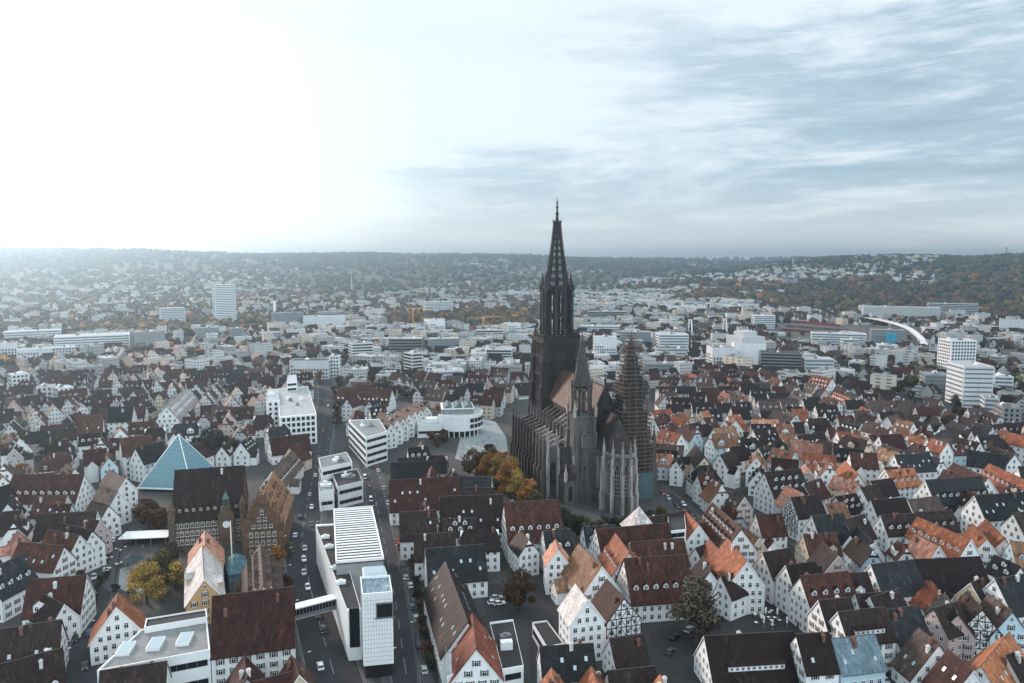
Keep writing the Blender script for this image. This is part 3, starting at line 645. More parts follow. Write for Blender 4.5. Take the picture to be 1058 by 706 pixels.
    for u, v in ((78.3, -24.6), (92, -24), (78.4, -17.5)): P('p', u, v, 12 if v < -20 else 22, 1.7, 9 if v < -20 else 14, ve if v < -20 else MIN)
    mb = MB(); mb.box(77.9, 79.1, -30, -18.7, 0, 25.5); mb.box(77.8, 79.3, -30.2, -18.6, 25, 26.2); aw = mb.build('aisle_end_wall', MD, MIN); Wn('m', 79.12, -26.6, 6, 3.4, 14, 'E', aw)
    for v in (-29.6, -24.2): mb = MB(); mb.box(79, 81, v - .7, v + .7, 0, 22); mb.box(79, 80.2, v - .6, v + .6, 22, 26); mb.build('buttress', PL, aw); P('p', 80.2, v, 22, 1.2, 7, aw)
    for v in (-29.4, -24.4, -19.4): P('p', 78.5, v, 26, 1.6, 10, MIN)
build_minster()
c0 = ml(48, 0); foot(c0.x, c0.y, MA, 66, 35)
landmark(proj(ml(110, 0, 16)), 'minster choir'); landmark(proj(ml(0, 0, 60)), 'minster west tower')
def build_scaffold():
    cu, cv = 84, 13.2
    o = ml(cu, cv, 0); S = thing('scaffold', 'tall stepped steel and plank scaffold wrapped around the north choir tower of the minster', 'scaffold', o, MA)
    def half(z): return 9.3 if z < 30 else 8.3 if z < 46 else 7.2 if z < 58 else max(1.7, 6.8 - (z - 58) * 0.185)
    zs = [2.0 + 2.05 * k for k in range(40)]
    for k, z in enumerate(zs):
        h = half(z); mb = MB(); w = 1.2 if z < 62 else .9
        for sg in (-1, 1):
            mb.box(-h, h, *sorted((sg * h, sg * (h - w))), z, z + .22); mb.box(*sorted((sg * h, sg * (h - w))), -h + w - .01, h - w + .01, z, z + .215)
            mb.box(-h, h, sg * h - .04, sg * h + .04, z + 1.0, z + 1.12); mb.box(sg * h - .04, sg * h + .04, -h, h, z + 1.0, z + 1.11)
            if k % 2 == 0: mb.box(-h, h, sg * h - .05, sg * h + .05, z + .2, z + .45); mb.box(sg * h - .05, sg * h + .05, -h, h, z + .2, z + .44)
        mb.build('deck', M['plank'], S)
    for z0, z1 in ((14.5, 30), (30.1, 46), (46.1, 58), (58.1, 63), (63.1, 68), (68.1, 73), (73.1, 78)):
        h = max(.7, half(z0 + .2) - (2.3 if z0 > 57 else 1.6)); mb = MB(); mb.box(-h, h, -h, h, z0, z1 - .1); mb.build('sheeting', M['sheeting'], S)
    segs = ((0, 30), (30, 46), (46, 58), (58, 64.5), (64.5, 71), (71, 78), (78, 84))
    for z0, z1 in segs:
        h = half(z0 + .1) - .06; n = 5 if z0 < 58 else 3
        for i in range(n):
            q = -h + 2 * h * i / (n - 1)
            for p in {(q, -h), (q, h), (-h, q), (h, q)}:
                if abs(p[0]) < h - .01 and p[1] > 0 and z0 < 58 and i % 2: continue
                mb = MB(); mb.cone(p[0], p[1], z0, z1 + .9, .13, .13, 5); mb.build('pole', M['pole'], S)
    for (x0, y0, x1, y1) in ((9.45, -9.2, 9.45, 9.3), (-9.2, 9.5, 9.3, 9.5)):
        mb = MB(); mb.box(min(x0, x1) - .04, max(x0, x1) + .04, min(y0, y1), max(y0, y1) + .05, 0.2, 14); mb.build('netting', M['net'], S)
build_scaffold(); landmark(proj(ml(84, 13, 40)), 'scaffolded tower')
# ------------------------------------------------------------------ old-town houses
TAN = math.tan(R(53)); NEAR = 345.0
def window_mesh(name, fm, gm, shutters=None, bars=True):
    mb = MB(); mb.box(-.5, .5, -.05, .06, 0, 1, 1)
    for x0, x1 in ((-.56, -.48), (.48, .56)): mb.box(x0, x1, -.11, .05, -.05, 1.05, 0)
    mb.box(-.46, .46, -.105, .05, 0.95, 1.05, 0); mb.box(-.64, .64, -.16, .05, -.09, -.02, 0)
    if bars: mb.box(-.03, .03, -.09, .04, 0, .95, 0); mb.box(-.46, .46, -.085, .04, .64, .69, 0)
    if shutters:
        for x0, x1 in ((-1.02, -.6), (.6, 1.02)): mb.box(x0, x1, -.1, .03, -.03, 1.02, 2)
    return mb.mesh(name, [fm, gm] + ([shutters] if shutters else []))
SHUT = [mat('grey_green_shutter', (0.10, 0.13, 0.12), var=.15), mat('brown_shutter', (0.11, 0.07, 0.05), var=.15)]
WINM = [window_mesh('casement', M['trim'], M['glass']), window_mesh('casement_shutters', M['trim'], M['glass'], SHUT[0]), window_mesh('casement_brown_shutters', M['trim'], M['glass'], SHUT[1])]
WINP = window_mesh('plain_pane', M['steel'], M['glass'], None, False)
def dormer_mesh(name, rm, wm, w=1.7, h=1.5, d=2.4):
    mb = MB(); mb.box(-w / 2, w / 2, 0, d, -0.6, h, 0); e = .22; t = w * .42
    mb.add([(-w / 2, 0, h), (w / 2, 0, h), (0, 0, h + t - .08)], [(0, 1, 2)], 0)
    for sg in (-1, 1):
        a, b, c, dd = (sg * (w / 2 + e), -e, h - e * .8), (0, -e, h + t), (0, d + .8, h + t), (sg * (w / 2 + e), d, h - e * .8); q = .16
        v = [a, b, c, dd] + [(x, y, z - q) for x, y, z in (a, b, c, dd)]
        mb.add(v, [(0, 1, 2, 3), (4, 7, 6, 5), (0, 4, 5, 1), (1, 5, 6, 2), (2, 6, 7, 3), (3, 7, 4, 0)], 1)
    return mb.mesh(name, [wm, rm])
DORM = {}
def dormer(kind, rk, wk):
    if (kind, rk, wk) not in DORM:
        DORM[kind, rk, wk] = dormer_mesh('dormer', ROOF[rk], WALL[wk], *((1.7, 1.5, 2.3) if kind == 'D' else (3.9, 2.6, 4.6)))
    return DORM[kind, rk, wk]
def chimney_mesh(m):
    mb = MB(); mb.box(-.42, .42, -.5, .5, -1.2, 1.5); mb.box(-.52, .52, -.6, .6, 1.32, 1.5 - .02); mb.box(-.2, .2, -.3, .3, 1.45, 1.85); return mb.mesh('chimney', m)
CHIM = [chimney_mesh(M['brick']), chimney_mesh(M['pale_stack'])]
def sky_mesh():
    mb = MB(); mb.box(-.45, .45, -.65, .65, -.03, .07, 0); mb.box(-.38, .38, -.57, .57, .06, .095, 1); return mb.mesh('skylight', [M['steel'], M['sky_glass']])
SKYM = sky_mesh()
HOUSES = []
def wall_mb(L, W, he, h, hip):
    """walls with the two gable ends"""
    mb = MB(); l, w = L / 2, W / 2; t = 0.12; top = h - .50
    if hip:
        mb.box(-l, l, -w, w, 0, he - .05)
    else:
        sec = [(-w, 0), (w, 0), (w, he - .24), (0, top), (-w, he - .24)]
        mb.ring([[(x, y, z) for y, z in sec] for x in (-l, l)])
    return mb
def roof_mb(L, W, he, h, hip, ov=0.5, tan=TAN, hh=0.0):
    mb = MB(); l, w = L / 2, W / 2; t = .3; l2 = l + .28
    eo = he - ov * tan
    if hip:
        r = min(l - .4, w * .8); a = [(-l2, -w - ov, eo), (l2, -w - ov, eo), (l2, w + ov, eo), (-l2, w + ov, eo)]; lo = [(x, y, z - t) for x, y, z in a]
        mb.add(lo + a + [(-l + r, 0, h), (l - r, 0, h)], [(3, 2, 1, 0), (0, 1, 5, 4), (1, 2, 6, 5), (2, 3, 7, 6), (3, 0, 4, 7), (4, 5, 9, 8), (6, 7, 8, 9), (5, 6, 9), (7, 4, 8)])
    elif hh:                                                     # half-hipped ends
        zc = h - hh; yc = (h - zc) / tan; r = yc * .8
        up = [(-l2, -w - ov, eo), (-l2, -yc, zc), (-l2 + r, 0, h), (-l2, yc, zc), (-l2, w + ov, eo)]; q = [(-x, y, z) for x, y, z in up]
        v = up + q + [(x, y, z - t) for x, y, z in up + q]
        mb.add(v, [(0, 5, 7, 2, 1)[::1] if False else (0, 5, 6, 1), (1, 6, 7, 2), (2, 7, 8, 3), (3, 8, 9, 4), (1, 2, 3), (8, 7, 6), (10, 11, 16, 15), (11, 12, 17, 16), (12, 13, 18, 17), (13, 14, 19, 18),
                   (0, 1, 11, 10), (1, 3, 13, 11), (3, 4, 14, 13), (5, 15, 16, 6), (6, 16, 18, 8), (8, 18, 19, 9), (0, 10, 15, 5), (4, 9, 19, 14)])
    else:
        sec = [(-w - ov, eo), (0, h), (w + ov, eo), (w + ov, eo - t), (0, h - t * 1.5), (-w - ov, eo - t)]
        n = 6; rr_ = random.Random(int(L * 97 + W * 31 + h * 11)); ns = max(2, int(L / 2.6)); rings = []
        for k in range(ns + 1):                                   # old ridges and eaves sag a little
            x = -l2 + 2 * l2 * k / ns; a, b, c = ((0, 0, 0) if k in (0, ns) else (max(-.08, min(.08, rr_.gauss(0, .04))) - .10 * math.sin(math.pi * k / ns), max(-.1, min(.1, rr_.gauss(0, .05))), max(-.1, min(.1, rr_.gauss(0, .05)))))
            rings.append([(x, y, z + (a if y == 0 else b if y < 0 else c)) for y, z in sec])
        mb.ring(rings, cap=False)
        for x in (-l2, l2): mb.add([(x, y, z) for y, z in sec], [(0, 1, 4, 5), (1, 2, 3, 4)], 1)
    mb.add([(-l2 + .01, -.13, h - .02), (l2 - .01, -.13, h - .06), (l2 - .01, .13, h - .02), (-l2 + .01, .13, h - .02), (-l2 + .01, 0, h + .14), (l2 - .01, 0, h + .14)], [(0, 1, 5, 4), (2, 3, 4, 5), (1, 2, 5), (3, 0, 4)], 2) if not hip and not hh else None
    return mb
def timber_mb(L, W, he, h, x):
    """beams of one timber-framed gable at local x"""
    mb = MB(); s_ = 1 if x > 0 else -1; w = W / 2; X0 = x + s_ * .04
    def b(y0, z0, y1, z1, t=.26): mb.bar((X0, y0, z0), (X0, y1, z1), .2, t)
    for z in np.arange(3.2, h - 1.4, 2.9):
        hw = w if z <= he else w * (h - .3 - z) / (h - he); b(-hw, z, hw, z)
        z2 = min(z + 2.9, h - .6); n = max(2, int(hw * 2 / 1.7)); 
        for i in range(n + 1):
            y = -hw + .1 + (2 * hw - .2) * i / n; zt = min(z2, h - .5 - max(0, abs(y)) / w * (h - he) if z2 > he else z2)
            if zt - z > .7:
                b(y, z, y, zt, .2)
                if i < n and zt - z > 2: yy = y + (2 * hw) / n * (.9 if i % 2 else -.0); b(y + (.0 if i % 2 == 0 else (2 * hw - .2) / n), z, y + ((2 * hw - .2) / n if i % 2 == 0 else 0), z + min(2.6, zt - z - .2), .17) if abs(y) < hw * .8 or i == 0 else None
    for sg in (-1, 1): b(sg * w, max(he, .1), 0, h - .35, .3)
    return mb
def house(cx, cy, ang, L, W, h, rk='d', wk='w', opt='', name=None, label=None, cat=None, parts=True, win=True, gz=0.0):
    """one gabled house: centre, ridge direction, length, width, ridge height, roof and wall kind; opt: D dormers, d two rows, X big gabled dormer,
    Z shed dormer, S skylights, C chimney, H hipped, h half-hipped, T timber frame"""
    tan = TAN
    he = max(3.0, h - W / 2 * tan); tan = (h - he) / (W / 2)
    timber = 'T' in opt; hip = 'H' in opt
    o = thing(name or ('timber_framed_house' if timber else 'gabled_house'), None, cat or 'house', (cx, cy, gz), ang, 'steep-roofed houses of the old town')
    foot(cx, cy, ang, L / 2, W / 2)
    ca, sa = math.cos(ang), math.sin(ang); dist = math.hypot(cx, cy)
    cl = Vector((-cx * ca - cy * sa, cx * sa - cy * ca)).normalized()         # towards the camera in local axes
    wall_mb(L, W, he, h, hip).build('wall', WALL[wk], o)
    rmb = roof_mb(L, W, he, h, hip, tan=tan, hh=(W * .22 * tan if 'h' in opt else 0))
    rs = random.Random(int(cx * 31 + cy * 17))
    roof = rmb.build('roof', [ROOF[rk], M['trim'] if rs.random() < .6 else ROOF[rk], M['ridge']], o)
    zs = lambda y: h - abs(y) * tan
    if timber:
        for x in (L / 2, -L / 2):
            if cl.x * x > -.1 * L: timber_mb(L, W, he, h, x).build('timber_frame', M['timber'], o)
    if parts:
        nchim = 3 if 'C' in opt else rs.choice((0, 1, 1, 2, 2))
        for k in range(nchim):
            x = (rs.random() - .5) * L * .7; y = rs.choice((-1, 1)) * W * (.05 + .12 * rs.random())
            if hip: x *= .3
            c = link('chimney', CHIM[rs.random() < .35], roof, (x, y, zs(y)), rs.choice((0, math.pi / 2)))
        if L > 11 and not hip and not timber and rs.random() < .38:      # a lower wing at right angles
            sg = -1 if cl.y < 0 else 1; wl_, ww_, wh2 = rs.uniform(3, 5.5), rs.uniform(4.5, 6.2), he * rs.uniform(.75, 1.05) + 1.5; wx = rs.choice((-1, 1)) * L * .24
            wg = link('wing', wall_mb(wl_ + 2, ww_, wh2 - ww_ * .55, wh2, False).mesh('wing', WALL[wk]), o, (wx, sg * (W / 2 + wl_ / 2 - 1), 0), math.pi / 2)
            roof_mb(wl_ + 2, ww_, wh2 - ww_ * .55, wh2, False, .35, 1.1).build('roof', [ROOF[rk], M['trim'], M['ridge']], wg)
            if dist < 420:
                for z in np.arange(1.2, wh2 - ww_ * .55 - 1.4, 2.9):
                    for xx in (-1.2, 1.2): link('window', WINM[0], wg, (sg * (wl_ + 2) / 2, xx, z), math.pi / 2 if sg > 0 else -math.pi / 2, (1.0, 1, 1.5))
        big = dist < 420
        for sg in (-1, 1):
            if cl.y * sg < -.35: continue
            def dorm(kind, x, q, wid=None):
                y = sg * W / 2 * q; dm = link('dormer', dormer(kind, rk, wk), o, (x, y, zs(y) - .05), 0 if sg < 0 else math.pi)
                if dist < 520:
                    if kind == 'D': link('window', WINM[0], dm, (0, -.02, .25), 0, (.95, 1, 1.05))
                    else:
                        for xx in (-.9, .9): link('window', WINM[0], dm, (xx, -.02, .5), 0, (1.1, 1, 1.5))
            if 'd' in opt or 'D' in opt:
                n = max(1, int(L / 3.6))
                for row in range(2 if 'd' in opt else 1):
                    for i in range(n - row): dorm('D', (i - (n - 1 - row) / 2) * L / (n + .3), .72 - .33 * row)
            if 'X' in opt and cl.y * sg > -.1: dorm('X', 0 if L < 13 else rs.choice((-1, 0, 1)) * L * .2, .93)
            if 'S' in opt:
                n = max(1, int(L / 3.4))
                for i in range(n):
                    if rs.random() < .2: continue
                    q = rs.choice((.45, .7)); y = sg * W / 2 * q; x = (i - (n - 1) / 2) * L / (n + .4)
                    sl_ = link('skylight', SKYM, roof, (x, y, zs(y))); sl_.rotation_euler = (-sg * math.atan(tan), 0, 0)
            if 'Z' in opt and cl.y * sg > 0:
                wl = L * .62; y0 = sg * W / 2 * .78; mb = MB(); z0 = zs(y0)
                dpt = W * .36; mb.box(-wl / 2, wl / 2, 0, dpt, -.3, 1.5, 0)
                q = [(-wl / 2 - .3, -.3, 1.5), (wl / 2 + .3, -.3, 1.5), (wl / 2 + .3, dpt, 1.5 + .25 * dpt), (-wl / 2 - .3, dpt, 1.5 + .25 * dpt)]
                mb.add(q + [(x, y, z + .2) for x, y, z in q], [(0, 3, 2, 1), (4, 5, 6, 7), (0, 1, 5, 4), (1, 2, 6, 5), (2, 3, 7, 6), (3, 0, 4, 7)], 1)
                dm = mb.build('dormer', [WALL[wk], ROOF[rk]], o, (0, y0, z0), 0 if sg < 0 else math.pi)
                n = max(3, int(wl / 1.5))
                for i in range(n): link('window', WINM[0], dm, ((i - (n - 1) / 2) * wl / n, -.02, .35), 0, (.8, 1, .9))
    if win:
        wm = WINM[rs.choice((0, 0, 0, 1, 2))] if dist < NEAR and not timber else WINM[0]
        fl = 2.9 if dist < 420 else 3.3; sp = 2.3 if dist < NEAR else 2.9; ww, wh = (1.12, 1.6) if dist < NEAR else (1.2, 1.7)
        if wm is not WINM[0]: sp = 2.9
        for x in (L / 2, -L / 2):
            if cl.x * x < .06 * L: continue
            z = 1.1
            while z < h - 2.6:
                half = W / 2 - .5 if z + wh < he else (h - z - wh - .7) / tan - .1
                if half > .55:
                    n = max(1, int(2 * half / sp)); 
                    if half < 1.3: n = 1
                    for i in range(n): link('window', wm if half > 1.5 else WINM[0], o, (x, (i - (n - 1) / 2) * (2 * half / n if n > 1 else 0), z), math.pi / 2 if x > 0 else -math.pi / 2, (ww * (.8 if half < 1.3 else 1), 1, wh * (.75 if half < 1.3 else 1)))
                z += fl
            if dist < 330 and not timber and rs.random() < .5: link('door', DOORM, o, (x, 0, 0), math.pi / 2 if x > 0 else -math.pi / 2)
        if not timber or True:
            for sg in (-1, 1):
                if cl.y * sg < .06: continue
                z = 1.1
                while z + wh < he - .3:
                    n = max(1, int((L - 1) / (sp + .25)))
                    for i in range(n): link('window', wm, o, ((i - (n - 1) / 2) * (L - 1) / n, sg * W / 2, z), 0 if sg < 0 else math.pi, (ww, 1, wh))
                    z += fl
    adj = WALLW[wk]; feat = ' with dormers' if set('dDZ') & set(opt) and parts else ' with skylights' if 'S' in opt and parts else ''
    if label: o['label'] = label
    else:
        kind = 'timber-framed house' if timber else 'hip-roofed house' if hip else 'gabled house'
        later(o, f"{adj.replace(' ', '-')} {kind}, {ROOFW[rk].replace(' ', '-')} roof{feat}", (cx, cy, h * .7))
    HOUSES.append((cx, cy, ang)); return o
def door_mesh():
    mb = MB(); mb.box(-.7, .7, -.08, .05, 0, 2.3, 0); mb.box(-.8, -.7, -.14, .05, 0, 2.4, 1); mb.box(.7, .8, -.14, .05, 0, 2.4, 1); mb.box(-.8, .8, -.14, .05, 2.3, 2.42, 1); return mb.mesh('door', [SHUT[1], M['trim']])
DOORM = door_mesh()
def ridge(x1, y1, x2, y2, h, w, rk='d', wk='w', opt='', **kw):
    """a house from the two ends of its ridge in the photo and the ridge's height"""
    a, b = at(x1, y1, h), at(x2, y2, h); c = (a + b) / 2; d = b - a
    return house(c.x, c.y, math.atan2(d.y, d.x), max(d.length, 5.5), w, h, rk, wk, opt, **kw)
def landridge(name, *a, **k):
    o = ridge(*a, **k); landmark(proj(o.location + Vector((0, 0, a[4] * .6))), name); return o
TR = '''
-12 652 63 640 16 14 d w S
-14 690 64 669 15 16 d w D
30 599 89 594 17 14 b w X
43 613 66 624 13 9 d w
-18 592 22 573 17 13 s w D
104 693 172 683 14 15 d w
252 677 255 700 13 9 b g
301 677 309 697 12 9 b c
262 704 300 694 11 8 b p
212 562 212 548 17 12 p c
40 531 100 528 16 13 d w
14 490 87 490 18 17 b w D
61 495 64 487 15 9 d w
20 560 66 564 16 11 b w S
50 547 82 553 16 11 b w
61 540 95 548 16 10 d w
85 534 103 538 15 10 b p
95 517 112 522 15 10 d w
104 502 122 508 16 11 g w
113 485 130 494 16 10 g w
18 548 27 561 13 8 p w
-8 530 22 527 15 12 d w
-6 505 10 500 15 11 d w
80 430 106 428 23 16 b w S
113 421 138 420 22 13 s w
124 453 156 449 22 13 b w
140 463 168 456 19 12 s w
172 420 193 401 19 17 w w d
278 453 318 448 15 13 b w
299 462 313 457 15 12 b c
229 461 236 457 13 8 d w X
281 487 302 465 15 12 g w D
350 400 405 402 18 18 b w D
404 478 453 476 17 13 s w
402 496 474 492 19 18 b w S
476 492 508 493 18 13 s w Z
413 529 450 527 18 14 d w S
428 552 470 550 16 12 d w
455 513 519 511 20 19 d w S
440 567 500 562 17 15 s w S
521 519 577 516 22 20 b w D
460 580 483 642 18 15 d w S
595 603 607 619 20 11 w w
627 598 645 617 16 12 b w T
598 562 622 585 18 14 c w
574 557 577 568 17 9 p w
636 551 650 570 17 13 o w D
616 547 690 540 17 15 b w
651 560 706 556 16 12 b w
645 577 708 573 19 18 b w D
660 536 712 527 15 13 d w S
630 660 664 655 12 10 d w
570 690 575 712 12 9 o w
611 688 619 712 12 9 o w
682 697 688 714 12 8 o w
628 693 676 688 12 14 d w
728 657 819 652 15 15 d w Z
823 655 856 653 17 12 d w S
858 660 903 655 13 11 u b S
772 580 752 556 19 13 o w
734 591 726 575 15 10 d w
745 596 762 590 14 9 d w
812 584 842 580 17 10 d w
827 595 876 590 18 11 b w D
846 620 878 617 17 10 d w
866 632 914 627 17 11 d w Z
788 571 816 566 17 11 d w
865 593 896 591 15 10 d w X
900 583 944 578 17 13 s w
884 614 918 611 14 10 d w
899 617 928 608 14 9 d w
965 628 990 621 16 10 d p
990 634 976 612 15 10 s p
1015 629 1000 610 16 11 d w T
1046 631 1022 614 16 12 g b
1043 653 1014 687 16 15 o w S
949 649 970 665 15 15 g w S
980 671 1006 692 15 13 b w S
1039 677 1052 672 15 8 d w
915 630 948 625 16 13 s w
952 596 971 604 13 11 o w H
944 578 1012 575 15 14 d w
1028 598 1064 592 17 14 s w
1003 602 1016 597 14 9 d c
948 534 1003 557 16 11 o w D
946 552 970 564 13 9 p w
1005 541 1020 556 15 10 o w
1019 536 1038 556 15 10 o w
1007 512 1062 508 19 13 s w S
956 496 1013 492 17 15 s w D
985 478 1021 494 16 12 b w
1022 479 1064 498 15 11 o w D
1047 530 1066 528 17 10 d w
873 476 887 490 14 11 o w
790 488 827 484 20 15 d w d
736 519 766 546 18 13 b w d
707 526 722 542 15 10 o w
733 557 751 578 14 10 o w
719 566 735 560 12 9 d w
817 514 846 511 18 11 d w T
839 533 871 530 17 10 s w
873 537 893 531 15 12 d w
840 387 860 391 20 15 o w d
862 405 878 411 17 13 o w d
683 443 704 449 16 13 o w D
900 497 921 494 15 10 d w
889 504 906 500 15 9 d w
900 517 935 514 15 12 d w
886 545 903 560 13 9 s w
760 540 784 556 12 10 c c
744 470 758 466 17 9 d w
719 459 728 472 17 9 d c
778 444 800 441 17 13 d w S
800 423 820 432 16 12 d w
727 432 738 430 15 12 b w
830 500 848 494 14 11 b w
850 560 866 574 15 10 d p
924 470 960 468 16 12 s w S
975 485 998 492 14 10 b w
1000 465 1040 470 15 11 s w
'''
def hgt(s): return float(s)
for ln in TR.strip().splitlines():
    p = ln.split(); x1, y1, x2, y2, h, w = map(float, p[:6]); ridge(x1, y1, x2, y2, h, w, p[6], p[7], p[8] if len(p) > 8 else '')
# houses that the eye finds at once
o = landridge('orange-roofed house', 488, 634, 492, 669, 18, 14, 'o', 'w', 'S', label='white gable house with a bright orange roof and low pale wings beside the gallery street')
o = landridge('brown corner house', 220, 616, 303, 606, 23, 20, 'b', 'w', 'C', label='very large white house with a huge dark rust-brown roof at the end of the footbridge')
o = landridge('chimney house', 120, 627, 122, 612, 17, 15, 'o', 'w', '', label='white gable house with orange roof and a square white chimney on its rear ridge')
o = landridge('yellow house', 211, 598, 209, 564, 16, 12, 'w', 'y', 'X', label='ochre gable house with pale grey roof beside the yellow trees')
o = landridge('narrow dormer house', 269, 562, 272, 604, 16, 13, 'g', 'c', 'd', label='long narrow house with grey-brown roof and two ranks of small dormers by the main road')
o = landridge('window-rich gable house', 771, 581, 752, 557, 19.5, 13, 'o', 'w', '', label='tall white gable house with five rows of windows facing the inn square') if False else None
# ------------------------------------------------------------------ modern and special buildings
def facade(o, a, b, z0, z1, kind, fh=3.4, sp=3.0, ww=1.6, wh=1.8, cap=90, gm='glass', margin=.8):
    """windows on the wall from a to b (local), outside to the right of a -> b"""
    d = Vector((b[0] - a[0], b[1] - a[1])); L = d.length; d = d / L; ang = math.atan2(d.y, d.x); nrm = Vector((d.y, -d.x)); k = 0
    fl = max(1, int((z1 - z0 - .4) / fh)); f0 = (z1 - z0) / fl
    for j in range(fl):
        z = z0 + j * f0 + .9 * f0 / 3.3
        if kind == 'band':
            mb = MB(); l = L - 2 * margin; hh = min(wh, f0 - 1.1); mb.box(-l / 2, l / 2, -.06, .1, 0, hh, 0)
            n = max(1, int(l / 2.4))
            for i in range(n + 1): x = -l / 2 + l * i / n; mb.box(x - .06, x + .06, -.11, .05, 0, hh, 1)
            m_ = ((a[0] + b[0]) / 2, (a[1] + b[1]) / 2, z); mb.build('window_band', [M[gm], M['steel']], o, m_, ang)
        else:
            n = max(1, int((L - 2 * margin + .6) / sp))
            for i in range(n):
                k += 1
                if k > cap: return
                t = margin + (L - 2 * margin) * (i + .5) / n; link('window', WINP, o, (a[0] + d.x * t, a[1] + d.y * t, z), ang, (ww, 1, min(wh, f0 - .9)))
def polyblock(name, label, cat, P, h, wm='panel', rm='flat', kind='grid', z0=0.0, fh=3.4, units=2, group=None, cap=60, all_sides=False, gz=0.0, gm='glass', parent=None, sp=3.0, ww=1.6, wh=1.8, reg=True):
    """flat-roofed block over the ground polygon P (world, counter-clockwise)"""
    c = sum((Vector((p[0], p[1])) for p in P), Vector((0, 0))) / len(P); q = [(p[0] - c.x, p[1] - c.y) for p in P]; n = len(q)
    o = thing(name, label, cat, (c.x, c.y, gz), 0, group) if parent is None else parent
    if parent is not None: off = Vector((c.x - parent.location.x, c.y - parent.location.y)); q = [(x + off.x, y + off.y) for x, y in q]
    mb = MB(); mb.prism(q, z0, h - .7); cc = (sum(x for x, y in q) / n, sum(y for x, y in q) / n)
    r = [(x + (cc[0] - x) * .035, y + (cc[1] - y) * .035) for x, y in q]
    for i in range(n):
        j = (i + 1) % n; mb.add([(*q[i], h - .7), (*q[j], h - .7), (*q[j], h), (*q[i], h), (*r[i], h - .7), (*r[j], h - .7), (*r[j], h), (*r[i], h)], [(0, 1, 2, 3), (3, 2, 6, 7), (5, 4, 7, 6)])
    mb.build('wall', M[wm] if isinstance(wm, str) else wm, o)
    mb = MB(); mb.prism(r, h - .69, h - .5); mb.build('roof', M[rm], o)
    rs = random.Random(int(c.x * 7 + c.y))
    for i in range(units):
        t, s_ = rs.uniform(.25, .75), rs.uniform(.3, .7); a = Vector(q[0]).lerp(Vector(q[1]), t); b = Vector(q[3 % n]).lerp(Vector(q[2]), t); p = a.lerp(b, s_); w = rs.uniform(1, 2.6)
        mb = MB(); mb.box(-w, w, -w * .6, w * .6, 0, rs.uniform(1, 2.4)); mb.box(-w * .4, w * .3, -w * .3, w * .3, 0, 2.6); mb.build('roof_unit', M['steel'] if i % 2 else M['panel'], o, (p.x, p.y, h - .51), rs.uniform(0, .4))
    if kind:
        for i in range(n):
            a, b = q[i], q[(i + 1) % n]; nx, ny = b[1] - a[1], -(b[0] - a[0]); mx, my = (a[0] + b[0]) / 2 + o.location.x, (a[1] + b[1]) / 2 + o.location.y
            if (-mx * nx - my * ny) > 0.03 * math.hypot(nx, ny) * math.hypot(mx, my): facade(o, a, b, z0 + .3, h - .5, kind, fh, cap=cap, gm=gm, sp=sp, ww=ww, wh=wh)
    if reg:
        ax = max(range(n), key=lambda i: math.hypot(q[(i + 1) % n][0] - q[i][0], q[(i + 1) % n][1] - q[i][1])); d = (q[(ax + 1) % n][0] - q[ax][0], q[(ax + 1) % n][1] - q[ax][1]); an = math.atan2(d[1], d[0])
        us = [x * math.cos(an) + y * math.sin(an) for x, y in q]; vs_ = [-x * math.sin(an) + y * math.cos(an) for x, y in q]
        mu, mv = (max(us) + min(us)) / 2, (max(vs_) + min(vs_)) / 2
        foot(c.x + mu * math.cos(an) - mv * math.sin(an), c.y + mu * math.sin(an) + mv * math.cos(an), an, (max(us) - min(us)) / 2, (max(vs_) - min(vs_)) / 2)
    return o
def pb(name, label, cat, pix, h, *a, **k): return polyblock(name, label, cat, [at(x, y, h) for x, y in pix], h, *a, **k)
